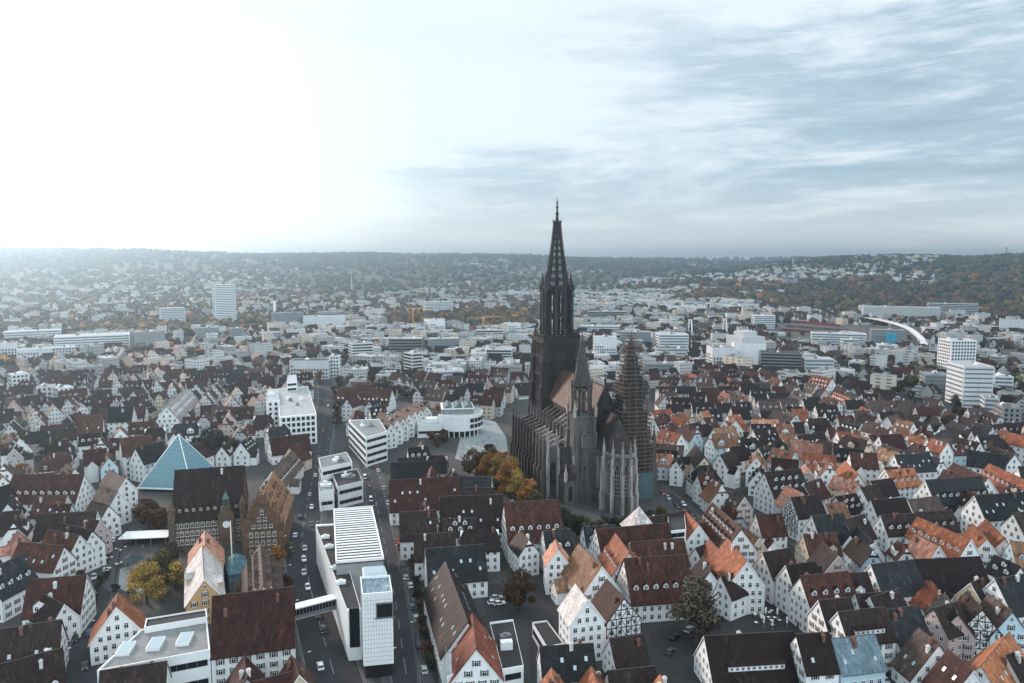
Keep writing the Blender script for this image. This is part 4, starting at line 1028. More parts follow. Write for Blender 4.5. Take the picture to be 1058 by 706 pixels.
# --- art gallery: low long block, louvred roof hall, tall panelled cube
G = pb('art_gallery', 'long white art gallery with louvred hall roof and tall panelled cube', 'gallery', [(359, 631), (373, 630), (347, 541), (326, 542)], 16, 'panel', 'flat_dark', None, units=0)
gl = G.location
def gp(x, y, z): p = at(x, y, z); return (p.x - gl.x, p.y - gl.y)
landmark((365, 590), 'white gallery')
def gallery():
    for (px, py) in ((336, 556), (340, 566), (346, 588), (352, 603)):
        p = gp(px, py, 15.5); mb = MB(); mb.box(-1.6, 1.6, -.9, .9, 0, 1.0); mb.box(-.7, .7, -.5, .5, .9, 1.5); mb.build('roof_unit', M['panel'], G, (*p, 15.4), .25)
    Q = [gp(x, y, 20) for x, y in ((347.5, 581), (396, 577), (384, 524), (345, 527))]
    mb = MB(); mb.prism(Q, 0.3, 19.2); mb.build('hall', M['concrete'], G)
    C = [Vector(p) for p in Q]; ce = sum(C, Vector((0, 0))) / 4; mb = MB(); mb.prism([p + (p - ce) * .01 for p in C], 19.22, 19.6); mb.build('hall_roof', M['flat_dark'], G)
    n = 22
    for i in range(n):
        a, b = C[0].lerp(C[3], (i + .2) / n), C[1].lerp(C[2], (i + .2) / n); mb = MB(); mb.bar((a.x, a.y, 20.2), (b.x, b.y, 20.2), .95, .22); mb.build('louvre', M['white_steel'], G)
    mb = MB()
    for i in range(4): a, b = C[i], C[(i + 1) % 4]; mb.bar((a.x, a.y, 19.95), (b.x, b.y, 19.95), .5, 1.1)
    mb.build('hall_rim', M['white_steel'], G)
    T = [gp(x, y, 26) for x, y in ((374, 614), (405.5, 611.5), (402.5, 594), (372, 596))]; V = [Vector(p) for p in T]; ce = sum(V, Vector((0, 0))) / 4
    mb = MB(); mb.prism(T, 4.2, 25.2); r = [p + (ce - p) * .07 for p in V]
    for i in range(4):
        j = (i + 1) % 4; mb.add([(*V[i], 25.2), (*V[j], 25.2), (*V[j], 26), (*V[i], 26), (*r[i], 25.2), (*r[j], 25.2), (*r[j], 26), (*r[i], 26)], [(0, 1, 2, 3), (3, 2, 6, 7), (5, 4, 7, 6)])
    cb = mb.build('cube', M['panel'], G)
    mb = MB(); mb.prism([p + (ce - p) * .08 for p in V], 25.21, 25.4); mb.build('cube_roof', ROOF['u'], cb)
    mb = MB(); mb.prism([p + (ce - p) * .12 for p in V], 0, 4.25); mb.build('recessed_base', M['void'], G)
    mb = MB()                                                         # joints between the wall panels
    for i in (0, 1, 3):
        a, b = V[i], V[(i + 1) % 4]; d = (b - a); nn = Vector((d.y, -d.x)).normalized() * .03
        for k in range(1, 16): z = 4.2 + 21 * k / 16; mb.bar((a.x + nn.x, a.y + nn.y, z), (b.x + nn.x, b.y + nn.y, z), .06, .07)
        for k in range(1, 11): p = a.lerp(b, k / 11); mb.bar((p.x + nn.x, p.y + nn.y, 4.3), (p.x + nn.x, p.y + nn.y, 25.6), .07, .06)
    mb.build('panel_joints', M['flat_pale'], cb)
    a, b = V[0], V[1]; d = b - a; t = math.atan2(d.y, d.x); p = a.lerp(b, .73)
    link('window', WINP, cb, (p.x + .05 * math.sin(t), p.y - .05 * math.cos(t), 18.6), t, (4.4, 1.4, 4.2))
    Q2 = [gp(x, y, 27) for x, y in ((376, 592), (400, 590), (397, 582.5), (374, 584))]; mb = MB(); mb.prism(Q2, 0.2, 26.2); mb.build('stair_block', M['panel'], G); mb = MB(); V2 = [Vector(p) for p in Q2]; c2 = sum(V2, Vector((0, 0))) / 4; mb.prism([p + (c2 - p) * .08 for p in V2], 26.21, 26.5); mb.build('stair_skylight', M['sky_glass'], G)
    a, b = Vector(gp(359, 631, 16)), Vector(gp(373, 630, 16)); facade(G, a, b, .3, 14.5, 'band', 14, wh=12.4, margin=.5)
    a, b = Vector(gp(326, 542, 16)), Vector(gp(359, 631, 16))
gallery()
p, q = at(303, 628, 9), at(346, 617, 9)
o = thing('footbridge', 'flat glazed footbridge crossing the main road between brown house and white gallery', 'bridge', (0, 0, 0))
mb = MB(); mb.bar((p.x, p.y, 5.6), (q.x, q.y, 5.6), 3.4, .5); mb.build('floor', M['concrete'], o)
mb = MB(); mb.bar((p.x, p.y, 9.2), (q.x, q.y, 9.2), 3.8, .4); mb.build('roof', M['panel'], o)
mb = MB(); mb.bar((p.x, p.y, 7.42), (q.x, q.y, 7.42), 3.0, 3.1); mb.build('glazing', M['glass'], o)
dq = (q - p).normalized(); nq = Vector((dq.y, -dq.x, 0)) * 1.6
for i in range(13):
    c = p.lerp(q, (i + .5) / 13); mb = MB(); mb.box(-.08, .08, -.08, .08, 5.85, 9.0); mb.build('post', M['steel'], o, (c.x + nq.x, c.y + nq.y, 0))
mb = MB(); mb.bar((p.x + nq.x, p.y + nq.y, 6.4), (q.x + nq.x, q.y + nq.y, 6.4), .12, .9); mb.build('balustrade', M['steel'], o); landmark((325, 622), 'footbridge')
# --- glass pyramid library
c = at(187, 500); o = thing('glass_pyramid_library', 'blue-green glass pyramid of the library standing behind the town hall', 'library', c, R(-6)); hb, ht = 15.0, 27.5
mb = MB(); mb.add([(-hb, -hb, 2.2), (hb, -hb, 2.2), (hb, hb, 2.2), (-hb, hb, 2.2), (0, 0, ht)], [(0, 1, 4), (1, 2, 4), (2, 3, 4), (3, 0, 4), (3, 2, 1, 0)]); mb.build('glass_skin', M['teal_glass'], o)
mb = MB(); mb.box(-hb - .6, hb + .6, -hb - .6, hb + .6, 1.6, 2.25); mb.build('base_rim', M['white_steel'], o)
mb = MB(); mb.box(-hb + 2, hb - 2, -hb + 2, hb - 2, 0, 1.65); mb.build('base', M['void'], o)
for k in range(1, 13):
    z = 2.2 + (ht - 2.2) * k / 13.5; h = hb * (1 - k / 13.5) + .06; mb = MB()
    for sg in (-1, 1): mb.bar((-h, sg * h, z), (h, sg * h, z), .1, .13); mb.bar((sg * h, -h, z), (sg * h, h, z), .1, .13)
    mb.build('glazing_ring', M['flat_pale'], o)
for s1, s2 in ((-1, -1), (1, -1), (1, 1), (-1, 1)):
    mb = MB(); mb.bar((s1 * hb, s2 * hb, 2.3), (0, 0, ht + .2), .35); mb.build('hip_rib', M['white_steel'], o)
for ax in range(4):
    mb = MB(); a = ax * math.pi / 2; rot = lambda x, y: (x * math.cos(a) - y * math.sin(a), x * math.sin(a) + y * math.cos(a))
    for i in range(1, 16):
        x = -hb + 2 * hb * i / 16; zt = 2.2 + (ht - 2.2) * (1 - abs(x) / hb); yt = -abs(x); mb.bar((*rot(x, -hb - .04), 2.2), (*rot(x, yt - .02), zt), .11)
    mb.build('glazing_bars', M['steel'], o)
foot(c.x, c.y, R(-6), hb, hb); landmark(proj(c + Vector((0, 0, 12))), 'glass pyramid')
# --- town hall
def town_hall():
    a, b = at(181, 486, 30), at(252, 481, 30); c = (a + b) / 2; d = b - a; L = d.length; an = math.atan2(d.y, d.x); Wd, he, h = 27.0, 12.0, 30.0; tan = (h - he) / (Wd / 2)
    o = thing('town_hall', 'painted old town hall with an enormous dark roof, ornate gable wing and clock turret', 'town hall', (c.x, c.y, 0), an)
    mb = MB(); mb.box(-L / 2, L / 2, -Wd / 2, Wd / 2, 0, he); mb.add([(sx * L / 2, y, z) for sx in (-1, 1) for y, z in ((-Wd / 2, he), (Wd / 2, he), (0, h - .3))], [(0, 1, 2), (5, 4, 3)]); mb.build('wall', WALL['n'], o)
    roof_mb(L, Wd, he, h, False, .7, tan).build('roof', ROOF['d'], o)
    for z in (1.0, 4.6, 8.2):
        for i in range(13): link('window', WINM[0], o, ((i - 6) * L / 13.4, -Wd / 2, z), 0, (1.3, 1, 2.0))
    mb = MB()
    for z in (.4, 4.1, 7.8, 11.2): mb.box(-L / 2, L / 2, -Wd / 2 - .1, -Wd / 2 + .02, z, z + .35)
    mb.build('painted_frieze', M['turret'], o)
    for i in range(9):
        dm = link('dormer', dormer('D', 'd', 'n'), o, ((i - 4) * L / 10, -Wd / 2 * .86, h - Wd / 2 * .86 * tan)); link('window', WINM[0], dm, (0, -.02, .25), 0, (.9, 1, 1))
    for sx in (-1, 1):
        mb = MB(); mb.cone(0, 0, 0, 16, 1.5, 1.5, 8); mb.cone(0, 0, 16, 16.6, 1.8, 1.8, 8); mb.cone(0, 0, 16.6, 21, 1.5, .08, 8); mb.build('corner_turret', M['turret'], o, (sx * L / 2, -Wd / 2, 0))
    link('chimney', CHIM[1], o, (5, -1.5, h - 1.5 * tan)); 
    # gable wing
    a, b = at(270, 514, 25), at(283, 486, 25); m_ = (a + b) / 2; dd = a - b; wl = dd.length; wa = math.atan2(dd.y, dd.x) - an; rel = m_ - c; rel = Vector((rel.x * math.cos(-an) - rel.y * math.sin(-an), rel.x * math.sin(-an) + rel.y * math.cos(-an), 0))
    Ww, whe, wh_ = 16.0, 12.0, 25.0; wt = (wh_ - whe) / (Ww / 2)
    w = link('gable_wing', wall_mb(wl, Ww, whe, wh_, False).mesh('gable_wing', WALL['n']), o, rel, wa)
    roof_mb(wl, Ww, whe, wh_, False, .3, wt).build('roof', ROOF['c'], w)
    for sg in (-1, 1):
        for row, q in enumerate((.8, .55, .3)):
            for i in range(6 - row): link('dormer', dormer('D', 'c', 'n'), w, ((i - (5 - row) / 2) * wl / 6.5, sg * Ww / 2 * q, wh_ - Ww / 2 * q * wt), 0 if sg < 0 else math.pi)
    mb = MB()                                                         # stepped, scrolled gable with pinnacles
    for k in range(6):
        z0 = whe + (wh_ - whe) * k / 6; hw = Ww / 2 * (1 - k / 6) + .5; mb.box(wl / 2 - .1, wl / 2 + .55, -hw, hw, z0, z0 + (wh_ - whe) / 6 + (.0 if k < 5 else 1.2))
        mb.box(wl / 2 - .2, wl / 2 + .75, -hw - .2, hw + .2, z0 + 1.8, z0 + 2.1)
        for sg in (-1, 1): mb.cone(wl / 2 + .2, sg * (hw - .3), z0 + 2.1, z0 + 4.4, .45, .05, 4)
    mb.build('stepped_gable', WALL['n'], w)
    mb = MB()
    for z in (3.8, 7.6, 11.4, 14, 17, 20): hw = Ww / 2 - .3 if z < whe else Ww / 2 * (wh_ - z) / (wh_ - whe); mb.box(wl / 2 + .5, wl / 2 + .82, -hw, hw, z, z + .35)
    mb.build('painted_frieze', M['turret'], w)
    for z, hw in ((1, 6), (4.8, 6), (8.4, 6), (12.3, 5), (15.3, 3.4), (18, 1.6)):
        n = max(1, int(hw * 2 / 2.4))
        for i in range(n): link('window', WINM[0], w, (wl / 2 + (.55 if z > 11.9 else .02), (i - (n - 1) / 2) * 2.3, z), math.pi / 2, (1.2, 1, 1.9))
    # clock turret
    p = at(241, 541) - c; p = Vector((p.x * math.cos(-an) - p.y * math.sin(-an), p.x * math.sin(-an) + p.y * math.cos(-an), 0)); p.y = -Wd / 2 - .8
    mb = MB(); mb.box(-3.2, 3.2, -1.6, 2.5, 0, 12)
    for k in range(4): mb.box(-3.2 + .75 * k, 3.2 - .75 * k, -1.55, 1.6, 12 + 1.3 * k, 13.3 + 1.3 * k)
    t = mb.build('clock_gable', M['turret'], o, p)
    mb = MB(); n = 24; mb.add([(1.5 * math.cos(2 * math.pi * i / n), -1.72, 9 + 1.5 * math.sin(2 * math.pi * i / n)) for i in range(n)] + [(1.5 * math.cos(2 * math.pi * i / n), -1.55, 9 + 1.5 * math.sin(2 * math.pi * i / n)) for i in range(n)], [tuple(range(n))] + [(i, (i + 1) % n, n + (i + 1) % n, n + i) for i in range(n)]); mb.build('clock_face', M['trim'], t)
    mb = MB()
    for i in range(6): mb.cone(1.15 * math.cos(i * 1.047), 1.15 * math.sin(i * 1.047), 17, 20, .16, .16, 5)
    mb.cone(0, 0, 16.4, 17.2, 1.5, 1.3, 6); mb.cone(0, 0, 19.9, 20.2, 1.5, 1.4, 6); mb.cone(0, 0, 20.2, 21.7, 1.4, .6, 8); mb.cone(0, 0, 21.7, 22.4, .7, .25, 8); mb.cone(0, 0, 22.4, 24, .14, .03, 5); mb.build('bell_lantern', M['copper_green'], t)
    foot(c.x, c.y, an, L / 2, Wd / 2); foot(m_.x, m_.y, wa + an, wl / 2, Ww / 2)
    landmark(proj(c + Vector((0, 0, 20))), 'town hall')
town_hall()
# teal glazed courtyard pavilion in front of the town hall
a, b = at(233, 574, 11), at(255, 570, 11); c = (a + b) / 2; d = b - a; an = math.atan2(d.y, d.x); L, Wd = d.length, 15
o = thing('glazed_pavilion', 'teal glass pavilion with ribbed roof in front of the town hall clock turret', 'pavilion', (c.x, c.y, 0), an)
mb = MB(); mb.box(-L / 2, L / 2, -Wd / 2, Wd / 2, 0, 6.5); mb.build('wall', M['teal_glass'], o); roof_mb(L, Wd, 6.6, 11, True, .5, .55).build('roof', ROOF['t'], o)
for i in range(7):
    x = -L / 2 + L * i / 6; mb = MB(); mb.box(x - .12, x + .12, -Wd / 2 - .2, -Wd / 2 + .05, 0, 6.4); mb.build('post', M['steel'], o)
foot(c.x, c.y, an, L / 2, Wd / 2)
c = at(240, 586); o = tag(link('flag_mast', None, None, c), 'tall white mast standing beside the teal glass pavilion', 'mast'); mb = MB(); mb.cone(0, 0, 0, 19, .32, .2, 8); mb.build('pole', M['white_steel'], o); mb = MB(); mb.cone(0, 0, 0, .5, .8, .6, 8); mb.build('foot', M['concrete'], o); mb = MB(); mb.cone(0, 0, 19, 19.4, .3, .05, 8); mb.build('cap', M['steel'], o)
# --- white meeting house on the minster square: square core with glazed roof in a white drum
c = at(474, 447); o = thing('white_rotunda', 'white modern meeting house with curved drum and glazed roof on the minster square', 'civic building', (c.x, c.y, 0), .12)
def drum(r, a0, a1, z0, z1, th, n=20):
    mb = MB(); P = [(r * math.cos(R(a0 + (a1 - a0) * i / n)), r * math.sin(R(a0 + (a1 - a0) * i / n))) for i in range(n + 1)]; Q = [(x * (r - th) / r, y * (r - th) / r) for x, y in P]
    for i in range(n):
        mb.add([(*P[i], z0), (*P[i + 1], z0), (*P[i + 1], z1), (*P[i], z1), (*Q[i], z0), (*Q[i + 1], z0), (*Q[i + 1], z1), (*Q[i], z1)], [(0, 1, 2, 3), (3, 2, 6, 7), (5, 4, 7, 6), (1, 0, 4, 5)])
    return mb
drum(17, -150, 80, 4.5, 15.5, .6).build('drum_wall', M['panel'], o)
mb = MB(); mb.prism([(16.4 * math.cos(R(-150 + 230 * i / 20)), 16.4 * math.sin(R(-150 + 230 * i / 20))) for i in range(21)], 14.2, 14.6); mb.build('terrace', M['flat_pale'], o)
mb = MB(); mb.prism([(14 * math.cos(R(-150 + 230 * i / 20)), 14 * math.sin(R(-150 + 230 * i / 20))) for i in range(21)], 0, 4.5); mb.build('glazed_ground_floor', M['void'], o)
mb = MB(); mb.box(-12, 10, -6, 16, 0, 18); mb.build('core', M['concrete'], o); mb = MB(); mb.box(-12.5, 10.5, -6.5, 16.5, 18, 18.7); mb.build('core_rim', M['panel'], o)
for k in range(3):
    mb = MB(); x = -11 + 7.2 * k; mb.add([(x, -5.5, 18.7), (x + 6.6, -5.5, 18.7), (x + 6.6, 15.5, 18.7), (x, 15.5, 18.7), (x + 3.3, -4, 21), (x + 3.3, 14, 21)], [(0, 1, 4), (1, 2, 5, 4), (2, 3, 5), (3, 0, 4, 5), (3, 2, 1, 0)]); mb.build('roof_glazing', ROOF['u'], o)
mb = MB(); mb.box(-29, -12.1, -13, 3, 0, 9.5); mb.build('low_wing', M['panel'], o); mb = MB(); mb.box(-28.5, -12.6, -12.5, 2.5, 9.4, 9.7); mb.build('wing_roof', M['flat_pale'], o)
mb = MB(); mb.box(-23, -15, -9, -2, 9.7, 12.5); mb.build('wing_penthouse', M['panel'], o)
for k in range(8):
    a = R(-130 + 13 * k); link('column', (lambda m_: (m_.cone(0, 0, 0, 4.6, .35, .35, 8), m_.mesh('column', M['panel']))[1])(MB()), o, (16.4 * math.cos(a), 16.4 * math.sin(a), 0))
for k, z in ((0, 6.5), (1, 10.5)):
    for a in (-60, -48, -36, -24, -12): link('window', WINP, o, (17.03 * math.cos(R(a)), 17.03 * math.sin(R(a)), z), R(a + 90), (2.6, 1, 2.4))
facade(o, (-29, -13), (-12.2, -13), .5, 9, 'band', 4.2)
foot(c.x, c.y, .12, 18, 17); foot(c.x - 20, c.y - 6, .12, 9, 9); landmark((470, 430), 'white rotunda')
# --- individually traced flat blocks: corners of the roof in the photo
pb('office_building', 'white office building with a square window grid and stepped roof terraces by the main road', 'office', [(289, 431), (327, 428), (318, 399), (286, 402)], 20, 'panel', 'flat_pale', 'grid', units=4, cap=95, sp=3.1, ww=1.9, wh=2.2)
pb('office_building', 'white wing with window grid, built against the stepped white office building', 'office', [(275, 415), (289, 414), (286, 402), (276, 403)], 22, 'panel', 'flat_pale', 'grid', units=1, cap=30)
pb('office_building', 'white penthouse pavilion with overhanging roof, standing behind the stepped white office building', 'office', [(296, 395), (307, 394), (306, 387), (297, 388)], 27, 'panel', 'flat_pale', 'band', units=0)
landmark((305, 430), 'stepped white office')
pb('department_store', 'wedge-shaped white building with dark window bands at the head of the gallery street', 'shop', [(378, 452), (400, 446), (392, 433), (360, 434)], 18, 'panel', 'flat', 'band', units=2, fh=4.2)
landmark((380, 455), 'wedge-shaped white building')
pb('department_store', 'white flat-roofed shop with dark bands of glass, just uphill of the gallery', 'shop', [(332, 484), (364, 477), (358, 467), (329, 473)], 15, 'render', 'flat', 'band', units=3, fh=4.2)
pb('department_store', 'lower grey-white shop wing right behind the louvred gallery hall', 'shop', [(349, 503), (375, 497), (369, 484), (343, 489)], 11, 'render', 'flat_dark', 'band', units=2, fh=3.8)
pb('shop_building', 'small white pavilion shop with glazed gable front beside the main road', 'shop', [(330, 508), (345, 506), (342, 497), (329, 498)], 10, 'panel', 'flat', 'band', units=1, fh=4.5)
pb('studio_building', 'low modern block with grey flat roof and three bright roof lights behind the brown roof', 'studio', [(100, 693), (217, 671), (214, 641), (146, 650)], 12, 'panel', 'flat', 'band', units=0, fh=4)
S_ = bpy.data.objects['studio_building']
for (x, y) in ((130, 672), (161, 667), (191, 662)):
    p = at(x, y, 11.5) - S_.location; mb = MB(); mb.box(-1.8, 1.8, -3.2, 3.2, 0, 1.0); k = mb.build('roof_light', M['panel'], S_, (p.x, p.y, 11.49), .18); mb = MB(); mb.box(-1.5, 1.5, -2.9, 2.9, 1.0, 1.12); mb.build('glazing', M['sky_glass'], k)
pb('shed_roofed_wing', 'long slate-roofed wing behind the block with three roof lights', 'studio wing', [(149, 648), (214, 637), (213, 629), (151, 639)], 13.5, 'panel', 'flat_dark', None, units=0)
pb('garage_row', 'low white garage row with flat dark roof in the yard', 'garage', [(565, 668), (583, 665), (565, 641), (550, 643)], 5, 'panel', 'flat_dark', 'band', units=0, fh=4.5)
pb('annex_building', 'flat dark-roofed annex with white parapet beside the orange-roofed house', 'annex', [(519, 692), (541, 688), (530, 640), (506, 643)], 9, 'panel', 'flat_dark', 'band', units=2)
pb('side_wing', 'narrow pale flat-roofed wing left of the orange-roofed house', 'annex', [(462, 700), (474, 694), (470, 656), (460, 660)], 10, 'panel', 'flat_pale', 'band', units=0)
pb('balcony_house', 'modern white house with stacked balconies behind the long rust-brown roofs', 'apartments', [(691, 549), (709, 547), (707, 530), (690, 532)], 14, 'panel', 'flat_dark', 'band', units=0, fh=3)
# chapel with a pale pyramid roof
c = at(660, 545, 11); o = thing('chapel', 'small chapel with a pale pyramid roof in front of the scaffold', 'chapel', (c.x, c.y, 0), .3); mb = MB(); mb.box(-5.4, 5.4, -5.4, 5.4, 0, 11); mb.build('wall', WALL['w'], o)
mb = MB(); mb.add([(-6, -6, 10.9), (6, -6, 10.9), (6, 6, 10.9), (-6, 6, 10.9), (0, 0, 20)], [(0, 1, 4), (1, 2, 4), (2, 3, 4), (3, 0, 4), (3, 2, 1, 0)]); mb.build('roof', ROOF['w'], o); foot(c.x, c.y, .3, 6, 6)
# row of narrow white pointed gables
for i in range(7):
    t = i / 6; x, y = 404 + 37 * t, 437 - 17 * t
    ridge(x - 13, y - 4.5, x, y, 17 - 1.5 * t, 8.4, 'b', 'w', '')
# market pavilion with white canopy
c = at(152, 561); o = thing('market_pavilion', 'open pavilion with flat white canopy roof on the market square', 'pavilion', (c.x, c.y, 0), .12); mb = MB(); mb.box(-10, 10, -4.5, 4.5, 3.6, 3.85); mb.build('canopy', M['canvas'], o)
for x in (-9, -3, 3, 9):
    for y in (-4, 4): mb = MB(); mb.box(x - .12, x + .12, y - .12, y + .12, 0, 3.6); mb.build('post', M['steel'], o)
mb = MB(); mb.box(-9, 9, 3.6, 3.9, 0.1, 3.5); mb.build('counter_wall', SHUT[1], o); foot(c.x, c.y, .12, 10, 4.5); landmark((155, 556), 'market pavilion')
# --- far and middle-distance blocks: left, right, top, base in the photo, depth, wall, roof, windows, label
def seen(name, label, cat, xl, xr, yt, yb, dep, wm='panel', rm='flat_pale', kind='band', rot=0.0, fh=3.2, units=2, z=0.0, cap=40, **k):
    b = at((xl + xr) / 2, yb, z); d = math.hypot(b.x, b.y); h = (yb - yt) / F * d * 1.0; w = (xr - xl) / F * b.y * CP
    az = -math.atan2(b.x, b.y) + rot; c = Vector((b.x, b.y)) * (1 + dep / 2 / d)
    ca, sa = math.cos(az), math.sin(az); wx = max(4, (w - abs(dep * math.sin(rot))) / max(.5, abs(math.cos(rot))))
    P = [(c.x + x * ca - y * sa, c.y + x * sa + y * ca) for x, y in ((-wx / 2, -dep / 2), (wx / 2, -dep / 2), (wx / 2, dep / 2), (-wx / 2, dep / 2))]
    k.setdefault('gm', 'blue_glass' if int(xl) % 3 else 'glass'); return polyblock(name, label, cat, P, h, wm, rm, kind, 0, fh, units, None, cap, gz=z, **k)
o = seen('apartment_tower', 'pale slab tower rising alone over the hazy western districts', 'tower block', 221, 244, 297, 334, 22, 'panel', 'flat', 'band', .25, 3.4); landmark((232, 315), 'lone slab tower')
seen('apartment_tower', 'white tower block with narrow balconies beside the larger white office tower', 'tower block', 969, 1004, 357, 390, 24, 'render', 'flat_pale', 'grid', .55, 3.2, cap=90)
o = seen('office_tower', 'large white office block with long window bands in front of the white tower block', 'office', 978, 1021, 384, 421, 30, 'render', 'flat_pale', 'band', .45, 3.6, gm='blue_glass', wh=1.3); landmark((1000, 400), 'white office tower')
o = seen('theatre', 'angular white theatre with a stepped fly tower', 'theatre', 752, 790, 356, 378, 45, 'render', 'flat_pale', None, .15); landmark((770, 358), 'white theatre')
T_ = o; mb = MB(); mb.box(-17, 15, -14, 18, 0, 33); mb.box(-10, 8, -8, 12, 33, 39); mb.build('fly_tower', M['render'], o, rz=.3)
for a in ('glass_office|long dark green glass office beside the white theatre|office|783|827|366|388|24|steel|flat_dark|band|.12',
 'office_block|white office block with a strict square window grid left of the theatre|office|729|761|360|385|24|render|flat|grid|.3',
 'office_block|stepped white office with glass terraces near the scaffolded tower|office|676|711|346|366|30|render|flat_pale|band|.2',
 'office_block|red-roofed long white block behind the old town houses|office|676|711|360|374|16|render|flat_dark|band|.1',
 'office_block|low grey commercial block with white roof edge|office|664|700|376|392|20|concrete|flat|band|.15',
 'office_block|pale office slab just right of the west spire|office|612|637|348|372|16|render|flat_pale|grid|.1',
 'office_block|teal-grey office range behind the scaffold|office|640|672|343|362|20|concrete|flat_pale|band|0',
 'office_block|long low white hall right of the spire|hall|598|640|337|346|26|render|flat_pale|band|0',
 'office_block|wide blue-grey office with white wing far right of the spire|office|606|648|322|333|26|concrete|flat_pale|band|.1',
 'office_block|white block with brown cube beside the rail yard|office|776|800|327|340|30|render|flat_pale|band|.2',
 'commercial_hall|white commercial hall with curved roof edge behind the wedge-shaped building|shop|360|386|355|376|22|render|flat|band|.2',
 'commercial_hall|dark glazed department store with pale curved roof rim|shop|402|440|350|375|30|steel|flat_pale|band|-.15',
 'office_block|white tower-like shop with grey side wall|shop|417|437|365|393|18|render|flat_pale|band|.5',
 'office_block|white block with horizontal windows left of the spire|office|489|531|361|376|20|render|flat_pale|band|-.1',
 'office_block|long white flat building with shallow roof pavilion above the slate row|shop|446|480|383|400|20|render|flat_pale|band|.15',
 'office_block|white shop house beside the tower-like shop|shop|436|451|379|394|16|render|flat|grid|.2',
 'office_block|low white building at the kink of the ring road|shop|383|400|377|390|18|render|flat|band|.1',
 'office_block|grey glazed office in front of the curved department store|office|442|476|350|364|24|concrete|flat_pale|band|.1',
 'office_block|salmon-sided slab between cranes left of the spire|office|520|538|334|350|18|render|flat_pale|grid|.4',
 'office_block|white row of offices with set-back top floor left of the spire|office|492|520|341|354|20|render|flat_pale|band|0',
 'office_block|pale pair of blocks above the dark conifers|apartments|437|468|312|326|26|render|flat_pale|band|.2',
 'office_block|white apartment cube near the orange poplar|apartments|438|460|330|346|22|render|flat|grid|.4',
 'office_block|dark grey office slab right of the lone slab tower|office|281|314|324|341|22|steel|flat|band|.15',
 'office_block|white terrace block with many bays right of the dark grey slab|apartments|314|358|327|341|20|render|flat_pale|grid|-.1',
 'office_block|white low wing at the foot of the lone slab tower|office|166|191|320|336|26|render|flat_pale|band|.1',
 'office_block|grey brick block in front of the lone slab tower|office|203|226|340|354|22|concrete|flat|band|.1',
 'office_block|dark block with red wall behind the autumn trees|office|238|252|340|353|20|concrete|flat|band|.1',
 'office_block|pale grey block with a glass corner near the terrace block|office|268|290|344|354|18|concrete|flat_pale|band|.1',
 'apartment_block|long white slab with blue shadowed base at the western edge|apartments|-6|18|358|375|18|render|flat_dark|grid|-.05',
 'apartment_block|white slab, second along the western row|apartments|21|53|363|376|18|render|flat_pale|grid|-.05',
 'apartment_block|white slab, third along the western row|apartments|56|78|361|374|18|render|flat_pale|grid|-.05',
 'apartment_block|broad white roofed hall behind the western row|hall|62|132|349|363|40|render|flat_pale|band|-.05',
 'apartment_block|pale long block above the western hall|apartments|10|60|344|355|24|render|flat_pale|band|0',
 'apartment_block|grey-brown tall block behind the round willow trees|apartments|137|170|345|364|20|concrete|flat|grid|.3',
 'apartment_block|white two-winged block with flat roofs among gardens|apartments|57|76|403|420|14|render|flat_pale|grid|.3',
 'apartment_block|white villa block by the orange tree at the western edge|apartments|11|30|390|408|14|render|flat_pale|grid|.2',
 'apartment_block|white long house in front of the western tree belt|apartments|40|58|402|419|13|render|flat|grid|-.2',
 'school_building|long dark-roofed school with white window rows beside the ring road|school|300|344|373|392|18|render|flat_dark|grid|-.25',
 'school_building|white stair tower at the end of the dark-roofed school|school|341|353|368|390|10|render|flat_pale|grid|-.2',
 'warehouse|long white curved warehouse below the wooded hill|warehouse|893|966|319|332|30|render|flat_pale|None|.12',
 'warehouse|second white warehouse with window row below the wooded hill|warehouse|960|1006|316|329|26|render|flat_pale|band|.1',
 'warehouse|white works hall with yellow end near the cable bridge|warehouse|690|728|317|325|40|render|flat_pale|None|0',
 'hotel|olive-grey block with one bright cyan panel beside the viaduct|hotel|899|932|343|360|22|concrete|flat|band|.1',
 'office_block|white house with red roof on the eastern slope|apartments|1034|1064|333|346|18|render|flat_dark|grid|.1',
 'office_block|white flat complex with blue shade left of the hotel|office|838|892|346|360|24|render|flat_pale|band|.1',
 'office_block|low cyan-white office in front of the hotel|office|868|886|352|366|18|render|flat_pale|band|.2',
 'office_block|white offices stepping down behind the dark green glass office|office|826|860|372|390|20|render|flat_pale|band|.3',
 'office_block|cream workshop with flat roof at the eastern ring road|workshop|1026|1052|424|441|22|concrete|flat|grid|.3',
 'office_block|white gable-ended annex left of the cream workshop|workshop|1013|1030|414|430|14|render|flat|band|.2',
 'office_block|white laboratory with dark bands right of the white office tower|office|1021|1044|392|409|18|render|flat_pale|band|.3',
 'office_block|brown-grey parking deck left of the white office tower|parking|950|978|390|408|26|concrete|flat|band|.2',
 'office_block|long pale block behind the parking deck|office|905|925|358|372|18|render|flat_pale|band|.2'):
    f = a.split('|'); seen(f[0], f[1], f[2], *map(float, f[3:8]), f[8], f[9], None if f[10] == 'None' else f[10], float(f[11]))
Hh = bpy.data.objects['hotel']; mb = MB(); p = at(920, 361.2) - Hh.location; mb.box(-6, 6, -1.2, 1.2, 5, 22); mb.build('cyan_panel', M['cyan'], Hh, (p.x, p.y, 0), -.39)
